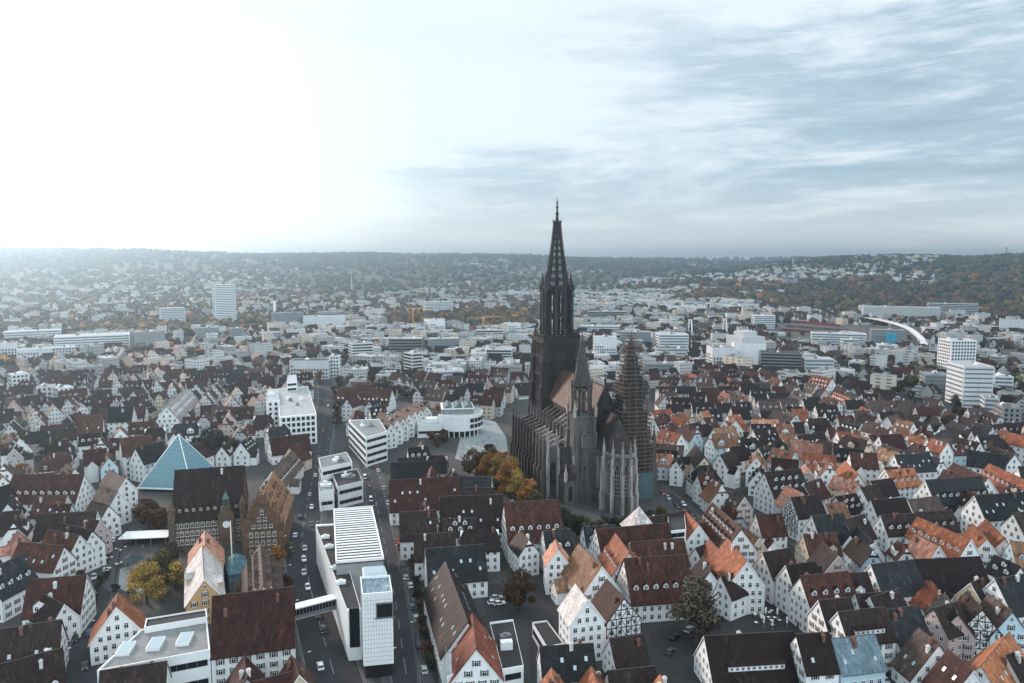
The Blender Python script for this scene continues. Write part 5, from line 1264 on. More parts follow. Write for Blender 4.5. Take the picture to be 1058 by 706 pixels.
# ------------------------------------------------------------------ trees
def leafmat(name, c, c2, hi):
    m = bpy.data.materials.new(name); m.use_nodes = True; t = m.node_tree; b = t.nodes['Principled BSDF']; b.inputs['Roughness'].default_value = .8; b.inputs['Specular IOR Level'].default_value = .15
    tc = N(t, 'ShaderNodeTexCoord'); oi = N(t, 'ShaderNodeObjectInfo'); g = N(t, 'ShaderNodeNewGeometry')
    off = N(t, 'ShaderNodeVectorMath', operation='MULTIPLY_ADD'); t.links.new(oi.outputs['Random'], off.inputs[0]); off.inputs[1].default_value = (31, 17, 23); t.links.new(tc.outputs['Object'], off.inputs[2])
    n = N(t, 'ShaderNodeTexNoise', inp={'Scale': .55, 'Detail': 3.0}); t.links.new(off.outputs[0], n.inputs[0])
    f = math_(t, 'ADD', math_(t, 'MULTIPLY', n.outputs[0], .62), math_(t, 'MULTIPLY', g.outputs['Random Per Island'], .38))
    r = ramp(t, [(.28, c2), (.5, c), (.72, hi)], f, 'LINEAR'); h = N(t, 'ShaderNodeHueSaturation'); t.links.new(r.outputs[0], h.inputs['Color']); t.links.new(math_(t, 'MULTIPLY_ADD', oi.outputs['Random'], .4, .8), h.inputs['Value'])
    t.links.new(h.outputs[0], b.inputs['Base Color']); return m
LEAF = {'orange': leafmat('orange_leaves', (.24, .105, .030), (.10, .05, .022), (.38, .19, .05)), 'yellow': leafmat('yellow_leaves', (.28, .19, .05), (.12, .09, .03), (.42, .29, .08)),
        'olive': leafmat('olive_leaves', (.075, .070, .030), (.035, .036, .019), (.14, .12, .05)), 'brown': leafmat('brown_leaves', (.070, .042, .024), (.032, .022, .016), (.12, .07, .036)),
        'rust': leafmat('rust_leaves', (.085, .034, .022), (.038, .02, .016), (.14, .06, .034)), 'dark': leafmat('dark_green_leaves', (.026, .031, .020), (.013, .017, .012), (.05, .054, .032)),
        'grey': leafmat('grey_thin_leaves', (.056, .048, .038), (.028, .024, .020), (.105, .09, .066))}
LEAFW = {'orange': 'orange', 'yellow': 'yellow', 'olive': 'olive-green', 'brown': 'brown', 'rust': 'rust-red', 'dark': 'dark green', 'grey': 'thin grey-brown'}
def crown_mesh(name, seed, n=1500, size=.085):
    """unit crown about 1 in radius, base of the crown at z = 0: leaf-sized faces on many boughs with gaps between"""
    g = np.random.default_rng(seed); cl = []
    for k in range(26):
        th, u = g.uniform(0, 2 * np.pi), g.uniform(0, 1) ** .6; z = g.uniform(.12, 1.75); prof = math.sin(min(1, (z + .15) / 1.95) * math.pi) ** .55
        r = u * .78 * prof; cl.append((r * np.cos(th), r * np.sin(th), z, g.uniform(.20, .40)))
    V, Fc = [], []
    for i in range(n):
        c = cl[g.integers(len(cl))]; d = g.normal(size=3); d /= np.linalg.norm(d); rr = c[3] * g.uniform(.45, 1.08); p = np.array(c[:3]) + d * rr * np.array((1, 1, .8))
        a = g.normal(size=3); a /= np.linalg.norm(a); b = np.cross(a, d + g.normal(size=3) * .5); b /= np.linalg.norm(b) + 1e-6; s_ = size * g.uniform(.5, 1.25)
        o = len(V); V += [tuple(p - a * s_), tuple(p + b * s_ * .7), tuple(p + a * s_), tuple(p - b * s_ * .7)]; Fc.append((o, o + 1, o + 2, o + 3))
    me = bpy.data.meshes.new(name); me.from_pydata(V, [], Fc); me.materials.append(LEAF['olive']); return me
CROWN = [crown_mesh('crown', 3 + i) for i in range(4)]; CROWN_BIG = [crown_mesh('crown', 40 + i, 7500, .05) for i in range(2)]
def trunk_mesh():
    mb = MB(); mb.cone(0, 0, 0, 1.0, .045, .03, 7); g = random.Random(2)
    for k in range(9):
        a = k * 2.4; z = .45 + .06 * k; e = .55 + .1 * g.random(); mb.bar((0, 0, z), (e * .75 * math.cos(a), e * .75 * math.sin(a), z + e * .8), .025)
        mb.bar((e * .4 * math.cos(a), e * .4 * math.sin(a), z + e * .42), (e * .8 * math.cos(a + .5), e * .8 * math.sin(a + .5), z + e * 1.0), .015)
    return mb.mesh('trunk', M['bark'])
TRUNK = trunk_mesh(); NT = [0]
def tree(p, h, r, kind, label=None, name='tree', big=False):
    rs = random.Random(int(p[0] * 13 + p[1] * 7)); o = thing(name, label, 'tree' if name != 'bush' else 'bush', (p[0], p[1], p[2] if len(p) > 2 else 0), rs.uniform(0, 6.28), 'autumn trees of the town' if name == 'tree' else 'low bushes along the lane')
    tk = link('trunk', TRUNK, o, None, 0, (h * .62, h * .62, h * .62)); c = link('crown', (CROWN_BIG if big else CROWN)[rs.randrange(2 if big else 4)], o, (0, 0, h * .16), 0, (r, r, h * .84 / 1.95))
    c.material_slots[0].link = 'OBJECT'; c.material_slots[0].material = LEAF[kind]
    foot(p[0], p[1], 0, r * .55, r * .55)
    if not label: later(o, f"{LEAFW[kind]} {'round ' if r > h * .46 else 'narrow '}{name}", (p[0], p[1], h * .6))
    NT[0] += 1; return o
tree(at(722, 664), 21, 10.5, 'grey', 'large thin-leaved grey-brown tree, biggest of all, at the inn square', big=True); landmark((722, 632), 'biggest grey-brown tree')
tree(at(537, 632), 15, 6.5, 'brown', 'broad brown tree in the back yard between the central houses', big=True)
tree(at(152, 624), 15, 7.5, 'yellow', 'brightest yellow tree, beside the ochre house', big=True); tree(at(166, 608), 15, 7.5, 'olive', 'yellow-tipped olive tree behind the brightest yellow tree', big=True); landmark((155, 600), 'brightest yellow tree')
tree(at(176, 592), 13, 6, 'grey'); tree(at(182, 610), 11, 5, 'yellow'); tree(at(287, 588), 10, 4.6, 'orange', 'small orange tree beside the long narrow house with two ranks of dormers')
for x, y, h, r, k in ((488, 494, 17, 7, 'olive'), (497, 498, 17, 7, 'brown'), (506, 502, 18, 7, 'orange'), (516, 507, 19, 7.5, 'yellow'), (526, 514, 19, 7.5, 'orange'), (536, 521, 18, 7, 'yellow'), (545, 529, 17, 7, 'orange'), (509, 491, 16, 6, 'olive'), (519, 496, 17, 7, 'orange'), (529, 504, 17, 6.5, 'yellow'), (552, 537, 15, 6, 'olive')): tree(at(x, y), h, r, k, big=True)
for x, y in ((146, 541), (154, 547), (163, 548), (170, 546), (149, 534), (160, 538)): tree(at(x, y), 9.5, 5, 'rust' if x % 2 else 'brown')
for x, y, k in ((590, 556, 'dark'), (602, 560, 'dark'), (613, 566, 'grey'), (634, 561, 'dark'), (646, 560, 'dark'), (656, 557, 'brown'), (668, 552, 'dark'), (624, 560, 'dark'), (683, 550, 'olive'), (580, 548, 'dark')): tree(at(x, y), 12, 5.2, k)
for x, y, k in ((511, 480, 'dark'), (505, 476, 'dark'), (203, 468, 'grey'), (212, 470, 'dark'), (222, 470, 'grey'), (232, 468, 'dark'), (240, 472, 'grey'), (208, 476, 'dark'), (226, 462, 'grey'), (216, 462, 'dark'), (198, 474, 'brown'), (349, 442, 'brown'), (350, 432, 'dark'), (349, 421, 'brown'), (347, 411, 'rust'), (352, 402, 'brown'),
                (362, 399, 'brown'), (372, 399, 'olive'), (384, 400, 'brown'), (395, 402, 'brown'), (403, 405, 'grey'), (411, 409, 'rust'), (419, 412, 'brown'), (427, 414, 'rust'), (5, 415, 'orange'), (20, 412, 'dark'), (40, 402, 'olive'), (50, 400, 'grey'), (33, 402, 'dark'), (78, 414, 'dark'), (86, 416, 'dark'),
                (140, 380, 'orange'), (150, 378, 'orange'), (163, 380, 'brown'), (173, 378, 'dark'), (60, 382, 'orange'), (72, 384, 'brown'), (205, 370, 'orange'), (213, 371, 'orange'), (222, 369, 'brown'), (198, 372, 'dark'), (48, 474, 'grey'), (58, 476, 'olive'), (68, 474, 'orange'), (70, 458, 'brown'), (66, 527, 'orange'), (335, 372, 'orange'), (330, 396, 'orange'), (275, 362, 'orange'), (270, 378, 'orange'), (435, 352, 'orange'),
                (940, 416, 'dark'), (925, 414, 'dark'), (930, 408, 'brown'), (1003, 438, 'rust'), (995, 434, 'brown'), (988, 430, 'dark'), (1011, 440, 'brown'), (1040, 398, 'dark'), (1050, 393, 'dark'), (1057, 408, 'dark'), (1034, 388, 'brown'), (1048, 402, 'dark'), (1060, 420, 'brown'), (905, 392, 'brown'), (915, 390, 'dark'), (945, 400, 'olive'), (950, 396, 'brown'), (708, 398, 'dark'), (712, 392, 'dark'), (702, 404, 'dark'), (717, 425, 'olive'), (700, 412, 'brown'), (858, 372, 'dark'), (868, 372, 'dark'), (895, 372, 'brown'), (1030, 366, 'rust'), (1055, 368, 'rust')):
    tree(at(x, y), random.Random(x).uniform(10, 14), random.Random(y).uniform(4.6, 6.4), k)
for x, y, r in ((95, 380, 11), (112, 380, 11), (100, 388, 8), (84, 387, 8), (122, 384, 8)): tree(at(x, y), 15, r, 'grey')
for x, y in ((430, 606), (431, 618), (433, 632), (436, 648), (438, 660), (441, 676), (444, 690), (429, 592), (427, 584)): tree(at(x, y), 4.5, 2.4, 'dark' if y % 4 else 'brown', name='bush')
for x, y in ((100, 612), (104, 604), (97, 622), (110, 598), (119, 612), (136, 617)): tree(at(x, y), 3.4, 2.0, 'dark', name='bush')
for x, y, k in ((77, 640, 'orange'), (84, 606, 'brown'), (101, 575, 'olive'), (296, 610, 'brown'), (299, 640, 'orange'), (299, 575, 'olive'), (395, 690, 'brown'), (398, 660, 'orange')): tree(at(x, y), 6.5, 2.8, k)
landmark((520, 500), 'orange minster trees')
# scattered trees of courts and gardens
rt = random.Random(77); tries = 0; placed = 0
while placed < 125 and tries < 7000:
    tries += 1; x = rt.uniform(-20, 1075); y = rt.uniform(352, 470) if rt.random() < .75 else rt.uniform(470, 690); p = at(x, y); r = rt.uniform(3.2, 5.5)
    if 505 < x < 700 and y > 420: continue
    if 300 < x < 430 and y > 440: continue
    if clash(p.x, p.y, 0, r * .5, r * .5, 1): continue
    tree(p, r * rt.uniform(1.9, 2.5), r, rt.choice(('brown', 'dark', 'grey', 'olive', 'olive', 'yellow', 'orange') if x < 330 else ('brown', 'brown', 'dark', 'dark', 'rust', 'grey', 'olive', 'orange'))); placed += 1
# ------------------------------------------------------------------ fill: the rest of the old town's houses
def inpoly(x, y, P):
    ins = False
    for k in range(len(P)):
        a, b = P[k], P[k - 1]
        if (a[1] > y) != (b[1] > y) and x < (b[0] - a[0]) * (y - a[1]) / (b[1] - a[1]) + a[0]: ins = not ins
    return ins
ZONES = [  # photo polygon on the ground, roof mix, attempts
    ([(668, 478), (690, 720), (1085, 720), (1085, 452), (930, 428), (800, 402), (690, 396)], 'dddddddsssbbbbbggoopcc', 7000),
    ([(-30, 405), (-30, 720), (82, 720), (140, 500), (320, 470), (325, 398), (150, 392)], 'bbbbbddddsgdb', 4500),
    ([(400, 400), (520, 396), (520, 440), (440, 420)], 'sdbbg', 600),
    ([(430, 480), (560, 560), (640, 560), (680, 720), (450, 720), (400, 560)], 'ddbs', 1500),
    ([(345, 395), (400, 440), (400, 500), (375, 470)], 'bsd', 300),
]
CAND = []
rf = random.Random(23)
for poly, mix, tries in ZONES:
    P = [at(*p) for p in poly]; P = [(p.x, p.y) for p in P]; x0, x1 = min(p[0] for p in P), max(p[0] for p in P); y0, y1 = min(p[1] for p in P), max(p[1] for p in P)
    for k in range(tries):
        x, y = rf.uniform(x0, x1), rf.uniform(y0, y1)
        if not inpoly(x, y, P): continue
        q = 1 - k / tries
        W_ = rf.uniform(8.0, 11.5) * (.82 + .25 * q); L_ = rf.uniform(10, 17) * (.75 + .35 * q)
        near = min(HOUSES, key=lambda h: (h[0] - x) ** 2 + (h[1] - y) ** 2)
        an = near[2] + rf.gauss(0, .10) + (math.pi / 2 if rf.random() < .32 else 0)
        if clash(x, y, an, L_ / 2, W_ / 2, .35): continue
        foot(x, y, an, L_ / 2, W_ / 2); HOUSES.append((x, y, an))
        CAND.append((x, y, an, L_, W_, rf.uniform(12.5, 17.5), rf.choice(mix), rf.choice('wwwwwwwwcpbgw'), rf.choice(('', 'h', 'D', 'S', 'X', 'D', 'h', 'd', 'H', 'Xh'))))
CAND.sort(key=lambda c: c[0] ** 2 + c[1] ** 2)
n_traced = len(HOUSES) - len(CAND)
def inframe(c):
    px, py = proj((c[0], c[1], 8)); return -12 < px < 1070 and py < 712
CAND = [c for c in CAND if inframe(c)]
N_IND = 290 - n_traced
HOUSE_REST = CAND[N_IND:]
for c in CAND[:N_IND]: house(*c[:6], c[6], c[7], c[8])
print('traced', n_traced, 'fill', len(CAND), 'rest', len(HOUSE_REST))
# ------------------------------------------------------------------ houses beyond the three hundred that show largest, and the far city
def bandwall(name, c, dk):
    m = bpy.data.materials.new(name); m.use_nodes = True; t = m.node_tree; b = t.nodes['Principled BSDF']; b.inputs['Roughness'].default_value = .85
    tc = N(t, 'ShaderNodeTexCoord'); sx = N(t, 'ShaderNodeSeparateXYZ'); t.links.new(tc.outputs['Object'], sx.inputs[0])
    fz = math_(t, 'FRACT', math_(t, 'MULTIPLY', sx.outputs[2], 1 / 3.1)); win = math_(t, 'MULTIPLY', math_(t, 'GREATER_THAN', fz, .38), math_(t, 'LESS_THAN', fz, .82))
    h = math_(t, 'FRACT', math_(t, 'MULTIPLY', math_(t, 'ADD', sx.outputs[0], math_(t, 'MULTIPLY', sx.outputs[1], .83)), 1 / 2.7)); win = math_(t, 'MULTIPLY', win, math_(t, 'GREATER_THAN', h, .52))
    n = N(t, 'ShaderNodeTexNoise', inp={'Scale': .01, 'Detail': 2.0}); t.links.new(tc.outputs['Object'], n.inputs[0]); base = ramp(t, [(.3, tuple(x * .75 for x in c)), (.7, tuple(min(.9, x * 1.12) for x in c))], n.outputs[0]).outputs[0]
    t.links.new(mixc(t, math_(t, 'MULTIPLY', win, .85), base, dk), b.inputs['Base Color']); return m
FARW = [bandwall('distant_white_wall', (.52, .545, .555), (.07, .08, .09)), bandwall('distant_cream_wall', (.56, .51, .44), (.07, .07, .07)), bandwall('distant_grey_wall', (.34, .35, .36), (.05, .055, .06))]
FARM = FARW + [ROOF['b'], ROOF['d'], ROOF['s'], ROOF['o'], M['flat_pale'], M['flat'], ROOF['g'], WALL['p'], M['glass']]
RI = {'b': 3, 'd': 4, 's': 5, 'o': 6, 'g': 9, 'c': 9, 'p': 9, 'w': 7}
def far_house(mb, x, y, z, an, L, W_, h, ri, wi, he=None):
    he = he or h - W_ * .6; ca, sa = math.cos(an), math.sin(an); T = lambda a, b, c: (x + a * ca - b * sa, y + a * sa + b * ca, z + c); l, w = L / 2, W_ / 2; d = -6 if z > 3 else 0
    mb.add([T(-l, -w, d), T(l, -w, d), T(l, w, d), T(-l, w, d), T(-l, -w, he), T(l, -w, he), T(l, w, he), T(-l, w, he), T(-l, 0, h), T(l, 0, h)], [(0, 1, 5, 4), (2, 3, 7, 6), (1, 2, 6, 9, 5), (3, 0, 4, 8, 7)], wi)
    e = .45; k = (h - he) / w
    mb.add([T(-l - .3, -w - e, he - e * k + .1), T(l + .3, -w - e, he - e * k + .1), T(l + .3, 0, h + .12), T(-l - .3, 0, h + .12), T(-l - .3, w + e, he - e * k + .1), T(l + .3, w + e, he - e * k + .1)], [(0, 1, 2, 3), (3, 2, 5, 4)], ri)
def far_block(mb, x, y, z, an, L, W_, h, ri, wi):
    ca, sa = math.cos(an), math.sin(an); T = lambda a, b, c: (x + a * ca - b * sa, y + a * sa + b * ca, z + c); l, w = L / 2, W_ / 2; d = -6 if z > 3 else 0
    v = [T(-l, -w, d), T(l, -w, d), T(l, w, d), T(-l, w, d), T(-l, -w, h), T(l, -w, h), T(l, w, h), T(-l, w, h)]
    mb.add(v, [(0, 1, 5, 4), (1, 2, 6, 5), (2, 3, 7, 6), (3, 0, 4, 7)], wi); mb.add(v[4:], [(0, 1, 2, 3)], ri)
    for q in range(2):
        a, b = random.uniform(-.3, .3) * L, random.uniform(-.3, .3) * W_; s_ = random.uniform(.06, .12) * L; u = [T(a - s_, b - s_ * .6, h), T(a + s_, b - s_ * .6, h), T(a + s_, b + s_ * .6, h), T(a - s_, b + s_ * .6, h)]; u += [(p[0], p[1], p[2] + 2.2) for p in u]
        mb.add(u, [(0, 1, 5, 4), (1, 2, 6, 5), (2, 3, 7, 6), (3, 0, 4, 7), (4, 5, 6, 7)], 8 if q else 7)
mb = MB(); random.seed(31)
for (x, y, an, L, W_, h, rk, wk, op) in HOUSE_REST:
    far_house(mb, x, y, 0, an, L, W_, h, RI[rk], {'w': 0, 'c': 1, 'g': 2, 'p': 10, 'b': 0}.get(wk, 0), max(4, h - W_ / 2 * TAN))
    tan = min(TAN, (h - 4) / (W_ / 2)); he = h - W_ / 2 * tan; ca, sa = math.cos(an), math.sin(an)
    T = lambda a, b, c: (x + a * ca - b * sa, y + a * sa + b * ca, c)
    if op in ('D', 'd', 'X'):                                          # dormers, chimneys
        sg = -1 if (x * -sa + y * ca) > 0 else 1
        for i in range(2 + (L > 12)):
            a = (i - .5 - .5 * (L > 12)) * L / 3.4; b = sg * W_ * .34; zb = h - abs(b) * tan; q = [T(a - .8, b, zb - .2), T(a + .8, b, zb - .2), T(a + .8, b, zb + 1.3), T(a, b, zb + 2.0), T(a - .8, b, zb + 1.3)]; r = [T(a - .95, b * .45, zb + 1.25), T(a, b * .4, zb + 2.05), T(a + .95, b * .45, zb + 1.25)]
            mb.add(q + r, [(0, 1, 2, 3, 4)], 0); mb.add(q + r, [(4, 3, 6, 5), (3, 2, 7, 6)], RI[rk]); mb.add([T(a - .4, b * 1.02, zb + .3), T(a + .4, b * 1.02, zb + .3), T(a + .4, b * 1.02, zb + 1.2), T(a - .4, b * 1.02, zb + 1.2)], [(0, 1, 2, 3)], 11)
    a = random.uniform(-.3, .3) * L; u = [T(a - .4, -.4, h - 1), T(a + .4, -.4, h - 1), T(a + .4, .4, h - 1), T(a - .4, .4, h - 1)]; u += [(p[0], p[1], h + 1.4) for p in u]; mb.add(u, [(0, 1, 5, 4), (1, 2, 6, 5), (2, 3, 7, 6), (3, 0, 4, 7), (4, 5, 6, 7)], 10 if random.random() < .4 else 3)
# the districts beyond
def districts():
    g = random.Random(9); n = 0; cells = {}
    for k in range(26000):
        d = 640 * math.exp(g.random() * math.log(6800 / 640)); px = g.uniform(-60, 1120); az = math.atan((px - 529) / 750); x, y = d * math.sin(az), d * math.cos(az); z = float(terrain(x, y))
        if n > 5200: break
        zone = math.sin(x / 230 + 1.3) + math.sin(y / 310 + x / 700) + .8 * math.sin(x / 90 - y / 140)
        if d < 900 and clash(x, y, 0, 9, 9, 0): continue
        if d >= 900 and clash(x, y, 0, 8, 8, 0): continue
        wood = WOODS(px, d, x, y)
        if wood > .5: continue
        if d > 2600 and zone < -.3 and z < 30: continue
        if z > 22 and zone < (.0 if px > 660 else .45): continue
        if RAIL(px, d): continue
        s_ = 1.0 + max(0, (d - 1500) / 3600); key = (int(x / (13 * s_)), int(y / (14 * s_)))
        if key in cells: continue
        cells[key] = 1
        an = round((math.sin(x / 400) + math.cos(y / 500)) * 2) * .39 + g.gauss(0, .07) + (math.pi / 2 if g.random() < .4 else 0)
        white_works = 590 < px < 775 and 1950 < d < 2700
        industrial = white_works or (d > 1000 and zone > 1.2 and z < 20) or (px > 330 and px < 700 and 700 < d < 1700 and g.random() < .25)
        if white_works and g.random() < .5: far_block(mb, x, y, z, an, g.uniform(50, 110), g.uniform(30, 50), g.uniform(8, 13), 7, 0)
        elif industrial and g.random() < .7: far_block(mb, x, y, z, an, g.uniform(18, 46) * s_ ** .3, g.uniform(12, 24), g.uniform(7, 18), g.choice((7, 7, 8)), g.choice((0, 0, 0, 1, 2)))
        elif g.random() < .14: far_block(mb, x, y, z, an, g.uniform(14, 30), g.uniform(11, 15), g.uniform(10, 21), g.choice((7, 8, 8)), g.choice((0, 0, 1, 2)))
        else: far_house(mb, x, y, z, an, g.uniform(10, 19) * s_ ** .35, g.uniform(9, 12) * s_ ** .3, g.uniform(9.5, 15) * s_ ** .2, g.choice((3, 3, 4, 4, 4, 4, 5, 5, 9)), g.choice((0, 0, 0, 0, 1, 2)))
        n += 1
    for k in range(2600):                                              # villas on the eastern slope
        px = g.uniform(640, 965); d = g.uniform(2350, 3700); az = math.atan((px - 529) / 750); x, y = d * math.sin(az), d * math.cos(az)
        if not SLOPE(x, y, px, d) or (int(x / 24), int(y / 26)) in cells: continue
        cells[int(x / 24), int(y / 26)] = 1
        (far_block if g.random() < .25 else far_house)(mb, x, y, float(terrain(x, y)), g.uniform(0, 3.1), g.uniform(14, 26), g.uniform(10, 14), g.uniform(10, 17), g.choice((4, 3, 5, 7)), g.choice((0, 0, 0, 1)))
    print('far houses', n)
def WOODS(px, d, x, y):
    """1 where woods cover the ground"""
    w = 0.0
    zz = math.sin(x / 310 + y / 420) + .7 * math.sin(x / 150 - y / 260 + 2)
    if px > 690 and d > 1900:
        w = 1.0 if (d < 3000 and zz > -.1) or (d > 3500 and px > 800) else (.9 if zz > .35 else 0)
        if px > 860 and d > 1950 and not (2900 < d < 3300 and px < 960): w = 1.0
        if 690 < px < 960 and 2500 < d < 3600 and math.sin(x / 170 + d / 240) > .1: w = 0
        if px > 640 and px < 800 and d > 3100 and zz < .75: w = 0
    if px <= 690 and d > 4300 and zz > .1: w = 1
    if px <= 690 and d > 5600: w = 1 if zz > -1.0 else 0
    if 395 < px < 560 and 1300 < d < 1900 and zz > -.4: w = 1
    if px < 330 and 1350 < d < 1650 and zz > -.2: w = 1
    if px > 600 and px < 760 and 1300 < d < 1600 and zz > -.3: w = 1
    return w
def SLOPE(x, y, px, d): return px < 965 and px > 640 and 2350 < d < 3700 and math.sin(x / 210 + d / 190) + .6 * math.sin(x / 90 - d / 310) > (.35 if px > 830 else .05)
def RAIL(px, d): return 790 < px < 960 and 1130 < d < 1560 or 955 <= px < 1120 and 1060 < d < 1230
districts()
o = mb.build('distant_houses', FARM); tag(o, kind='stuff')
# distant trees and woods: rough rounded crowns, many to the hectare
def woods():
    import bmesh
    bm = bmesh.new(); bmesh.ops.create_icosphere(bm, subdivisions=2, radius=1); bm.verts.ensure_lookup_table(); base = np.array([v.co for v in bm.verts]); faces = np.array([[v.index for v in f.verts] for f in bm.faces]); bm.free()
    g = np.random.default_rng(4); pts = []
    r = random.Random(6)
    for k in range(230000):
        if len(pts) > 19000: break
        d = 800 * math.exp(r.random() * math.log(9500 / 800)); px = r.uniform(-70, 1130); az = math.atan((px - 529) / 750); x, y = d * math.sin(az), d * math.cos(az); w = WOODS(px, d, x, y)
        if SLOPE(x, y, px, d) and r.random() > .22: continue
        if w < .5 and (r.random() > (.34 if d > 1000 else .12) or clash(x, y, 0, 5, 5, 0)): continue
        if RAIL(px, d): continue
        s_ = 1 + max(0, d - 1400) / 2500; pts.append((x, y, float(terrain(x, y)), r.uniform(4.5, 7.5) * s_, d, px, w))
    K = [LEAF[k] for k in ('dark', 'brown', 'olive', 'rust', 'orange', 'grey')]
    V = []; Fa = []; Mi = []
    for (x, y, z, s_, d, px, w) in pts:
        n = g.normal(0, .16, (len(base), 1)); b = base * (1 + n) * (s_, s_, s_ * .95 if d > 2500 else s_ * 1.15); o = len(V) * len(base)
        V.append(b + (x, y, z + s_ * .55)); Fa.append(faces + o)
        p = (.74, .08, .14, .02, .0, .02) if d > 2900 else (.30, .24, .14, .13, .07, .12) if not (px > 800 and d < 2600) else (.42, .30, .12, .13, .01, .02)
        Mi.append(np.full(len(faces), g.choice(6, p=np.array(p) / sum(p))))
    V = np.concatenate(V); Fa = np.concatenate(Fa); Mi = np.concatenate(Mi).astype(np.int32)
    me = bpy.data.meshes.new('distant_trees'); me.vertices.add(len(V)); me.vertices.foreach_set('co', V.ravel()); me.loops.add(Fa.size); me.loops.foreach_set('vertex_index', Fa.ravel().astype(np.int32)); me.polygons.add(len(Fa)); me.polygons.foreach_set('loop_start', (np.arange(len(Fa)) * 3).astype(np.int32)); 
    for k in K: me.materials.append(k)
    me.polygons.foreach_set('material_index', Mi); me.update(calc_edges=True); me.validate()
    tag(link('distant_trees', me), kind='stuff'); print('woods', len(pts))
woods()
# rail yard, river, viaducts, cable bridge, cranes, masts
def sheet(name, pix, m, z=.03, kind='structure'):
    mb = MB(); mb.add([tuple(at(x, y, z)) for x, y in pix], [tuple(range(len(pix)))]); return tag(mb.build(name, m), kind=kind)
PTR = [mat('red_train_paint', (.22, .03, .03), var=.1), mat('white_train_paint', (.6, .62, .62), var=.1), mat('grey_wagon_paint', (.14, .13, .12), var=.2)]
ym = mat('rail_ballast', (.085, .074, .068), var=.5, scale=.06, rand=0)
sheet('rail_yard', [(785, 348), (850, 351), (955, 358), (1075, 357), (1075, 345), (960, 344), (905, 333), (800, 329), (785, 334)], ym)
for i in range(9):
    t = i / 8; P = [at(785 + 4 * t, 346 - 16 * t, .05), at(850, 350 - 18 * t, .05), at(905, 356 - 20 * t, .05), at(960, 362 - 16 * t, .05), at(1075, 359 - 14 * t, .05)]; L = spline(P, 30); mb = MB()
    for s_ in (-.75, .75): strip(mb, offset(L, s_ - .09), offset(L, s_ + .09), .0, .12)
    tag(mb.build('rail_track', M['steel']), kind='structure')
def train(x1, y1, x2, y2, n, m, label):
    a, b = at(x1, y1), at(x2, y2); d = (b - a).normalized(); an = math.atan2(d.y, d.x); o = thing('train', label, 'train', (a.x, a.y, .15), an)
    for k in range(n):
        mb = MB(); mb.box(k * 24, k * 24 + 22.5, -1.45, 1.45, .9, 3.7); mb.box(k * 24 + .3, k * 24 + 22.2, -1.1, 1.1, 3.7, 4.1); mb.box(k * 24 + 2, k * 24 + 20.5, -1.2, 1.2, .1, .9); c = mb.build('carriage', m, o); mb = MB(); mb.box(k * 24 + 1.5, k * 24 + 21, -1.5, 1.5, 2.1, 2.9); mb.build('window_band', M['glass'], c)
train(820, 333, 870, 338, 5, PTR[0], 'red train of five carriages standing in the rail yard'); train(985, 350, 1040, 352, 5, PTR[1], 'white train standing in the eastern rail yard'); train(905, 338, 945, 346, 4, PTR[2], 'grey freight train beside the white curved ramp')
tn = 0
for (x1, y1, x2, y2, n_, k, lab) in ((800, 331, 850, 334, 4, 1, 'white commuter train at the back of the rail yard'), (812, 338, 868, 342, 5, 2, 'long grey freight train in the middle of the rail yard'), (808, 342, 850, 345, 3, 0, 'short red train nearest in the rail yard'), (870, 344, 900, 348, 2, 1, 'short white train left of the hotel block'), (1000, 353, 1050, 354, 4, 2, 'grey goods train in the eastern rail yard'), (970, 347, 1015, 348, 3, 0, 'red train in the eastern rail yard')): train(x1, y1, x2, y2, n_, PTR[k], lab)
rm = random.Random(3); mb = MB(); mb.cone(0, 0, 0, 9, .25, .2, 6); mb.bar((-5, 0, 8), (5, 0, 8), .25); SGM = mb.mesh('catenary_mast', M['steel']); mb = MB(); mb.box(-7, 7, -4, 4, 0, 4.2); mb.add([(-7.3, -4.4, 4.1), (7.3, -4.4, 4.1), (7.3, 4.4, 4.1), (-7.3, 4.4, 4.1), (-7.3, 0, 6), (7.3, 0, 6)], [(0, 1, 5, 4), (2, 3, 4, 5), (1, 2, 5), (3, 0, 4), (3, 2, 1, 0)]); SHM = mb.mesh('rail_shed', [M['render']])
for k in range(26):
    t = k / 25; x = 795 + 165 * t; y = 332 + rm.uniform(0, 14) + 8 * t; o = link('catenary_mast', SGM, None, at(x, y), rm.uniform(0, 3)); tag(o, None, 'mast', 'masts of the rail yard'); later(o, 'thin steel catenary mast in the rail yard', o.location)
for x, y in ((806, 347), (838, 333), (862, 347), (884, 336), (930, 356), (985, 356), (1020, 347)): o = link('rail_shed', SHM, None, at(x, y), .3 * (x % 5)); tag(o, None, 'shed', 'sheds of the rail yard'); later(o, 'low white shed in the rail yard', o.location)
for x, y in ((798, 349), (815, 349), (829, 348), (846, 351), (858, 352), (873, 353), (801, 340), (880, 332), (893, 333), (912, 338), (926, 344), (940, 352), (955, 352), (968, 351), (990, 350), (1010, 351), (1030, 350), (1045, 351)): tree(at(x, y), 9, 5, ('dark', 'brown', 'rust')[x % 3])
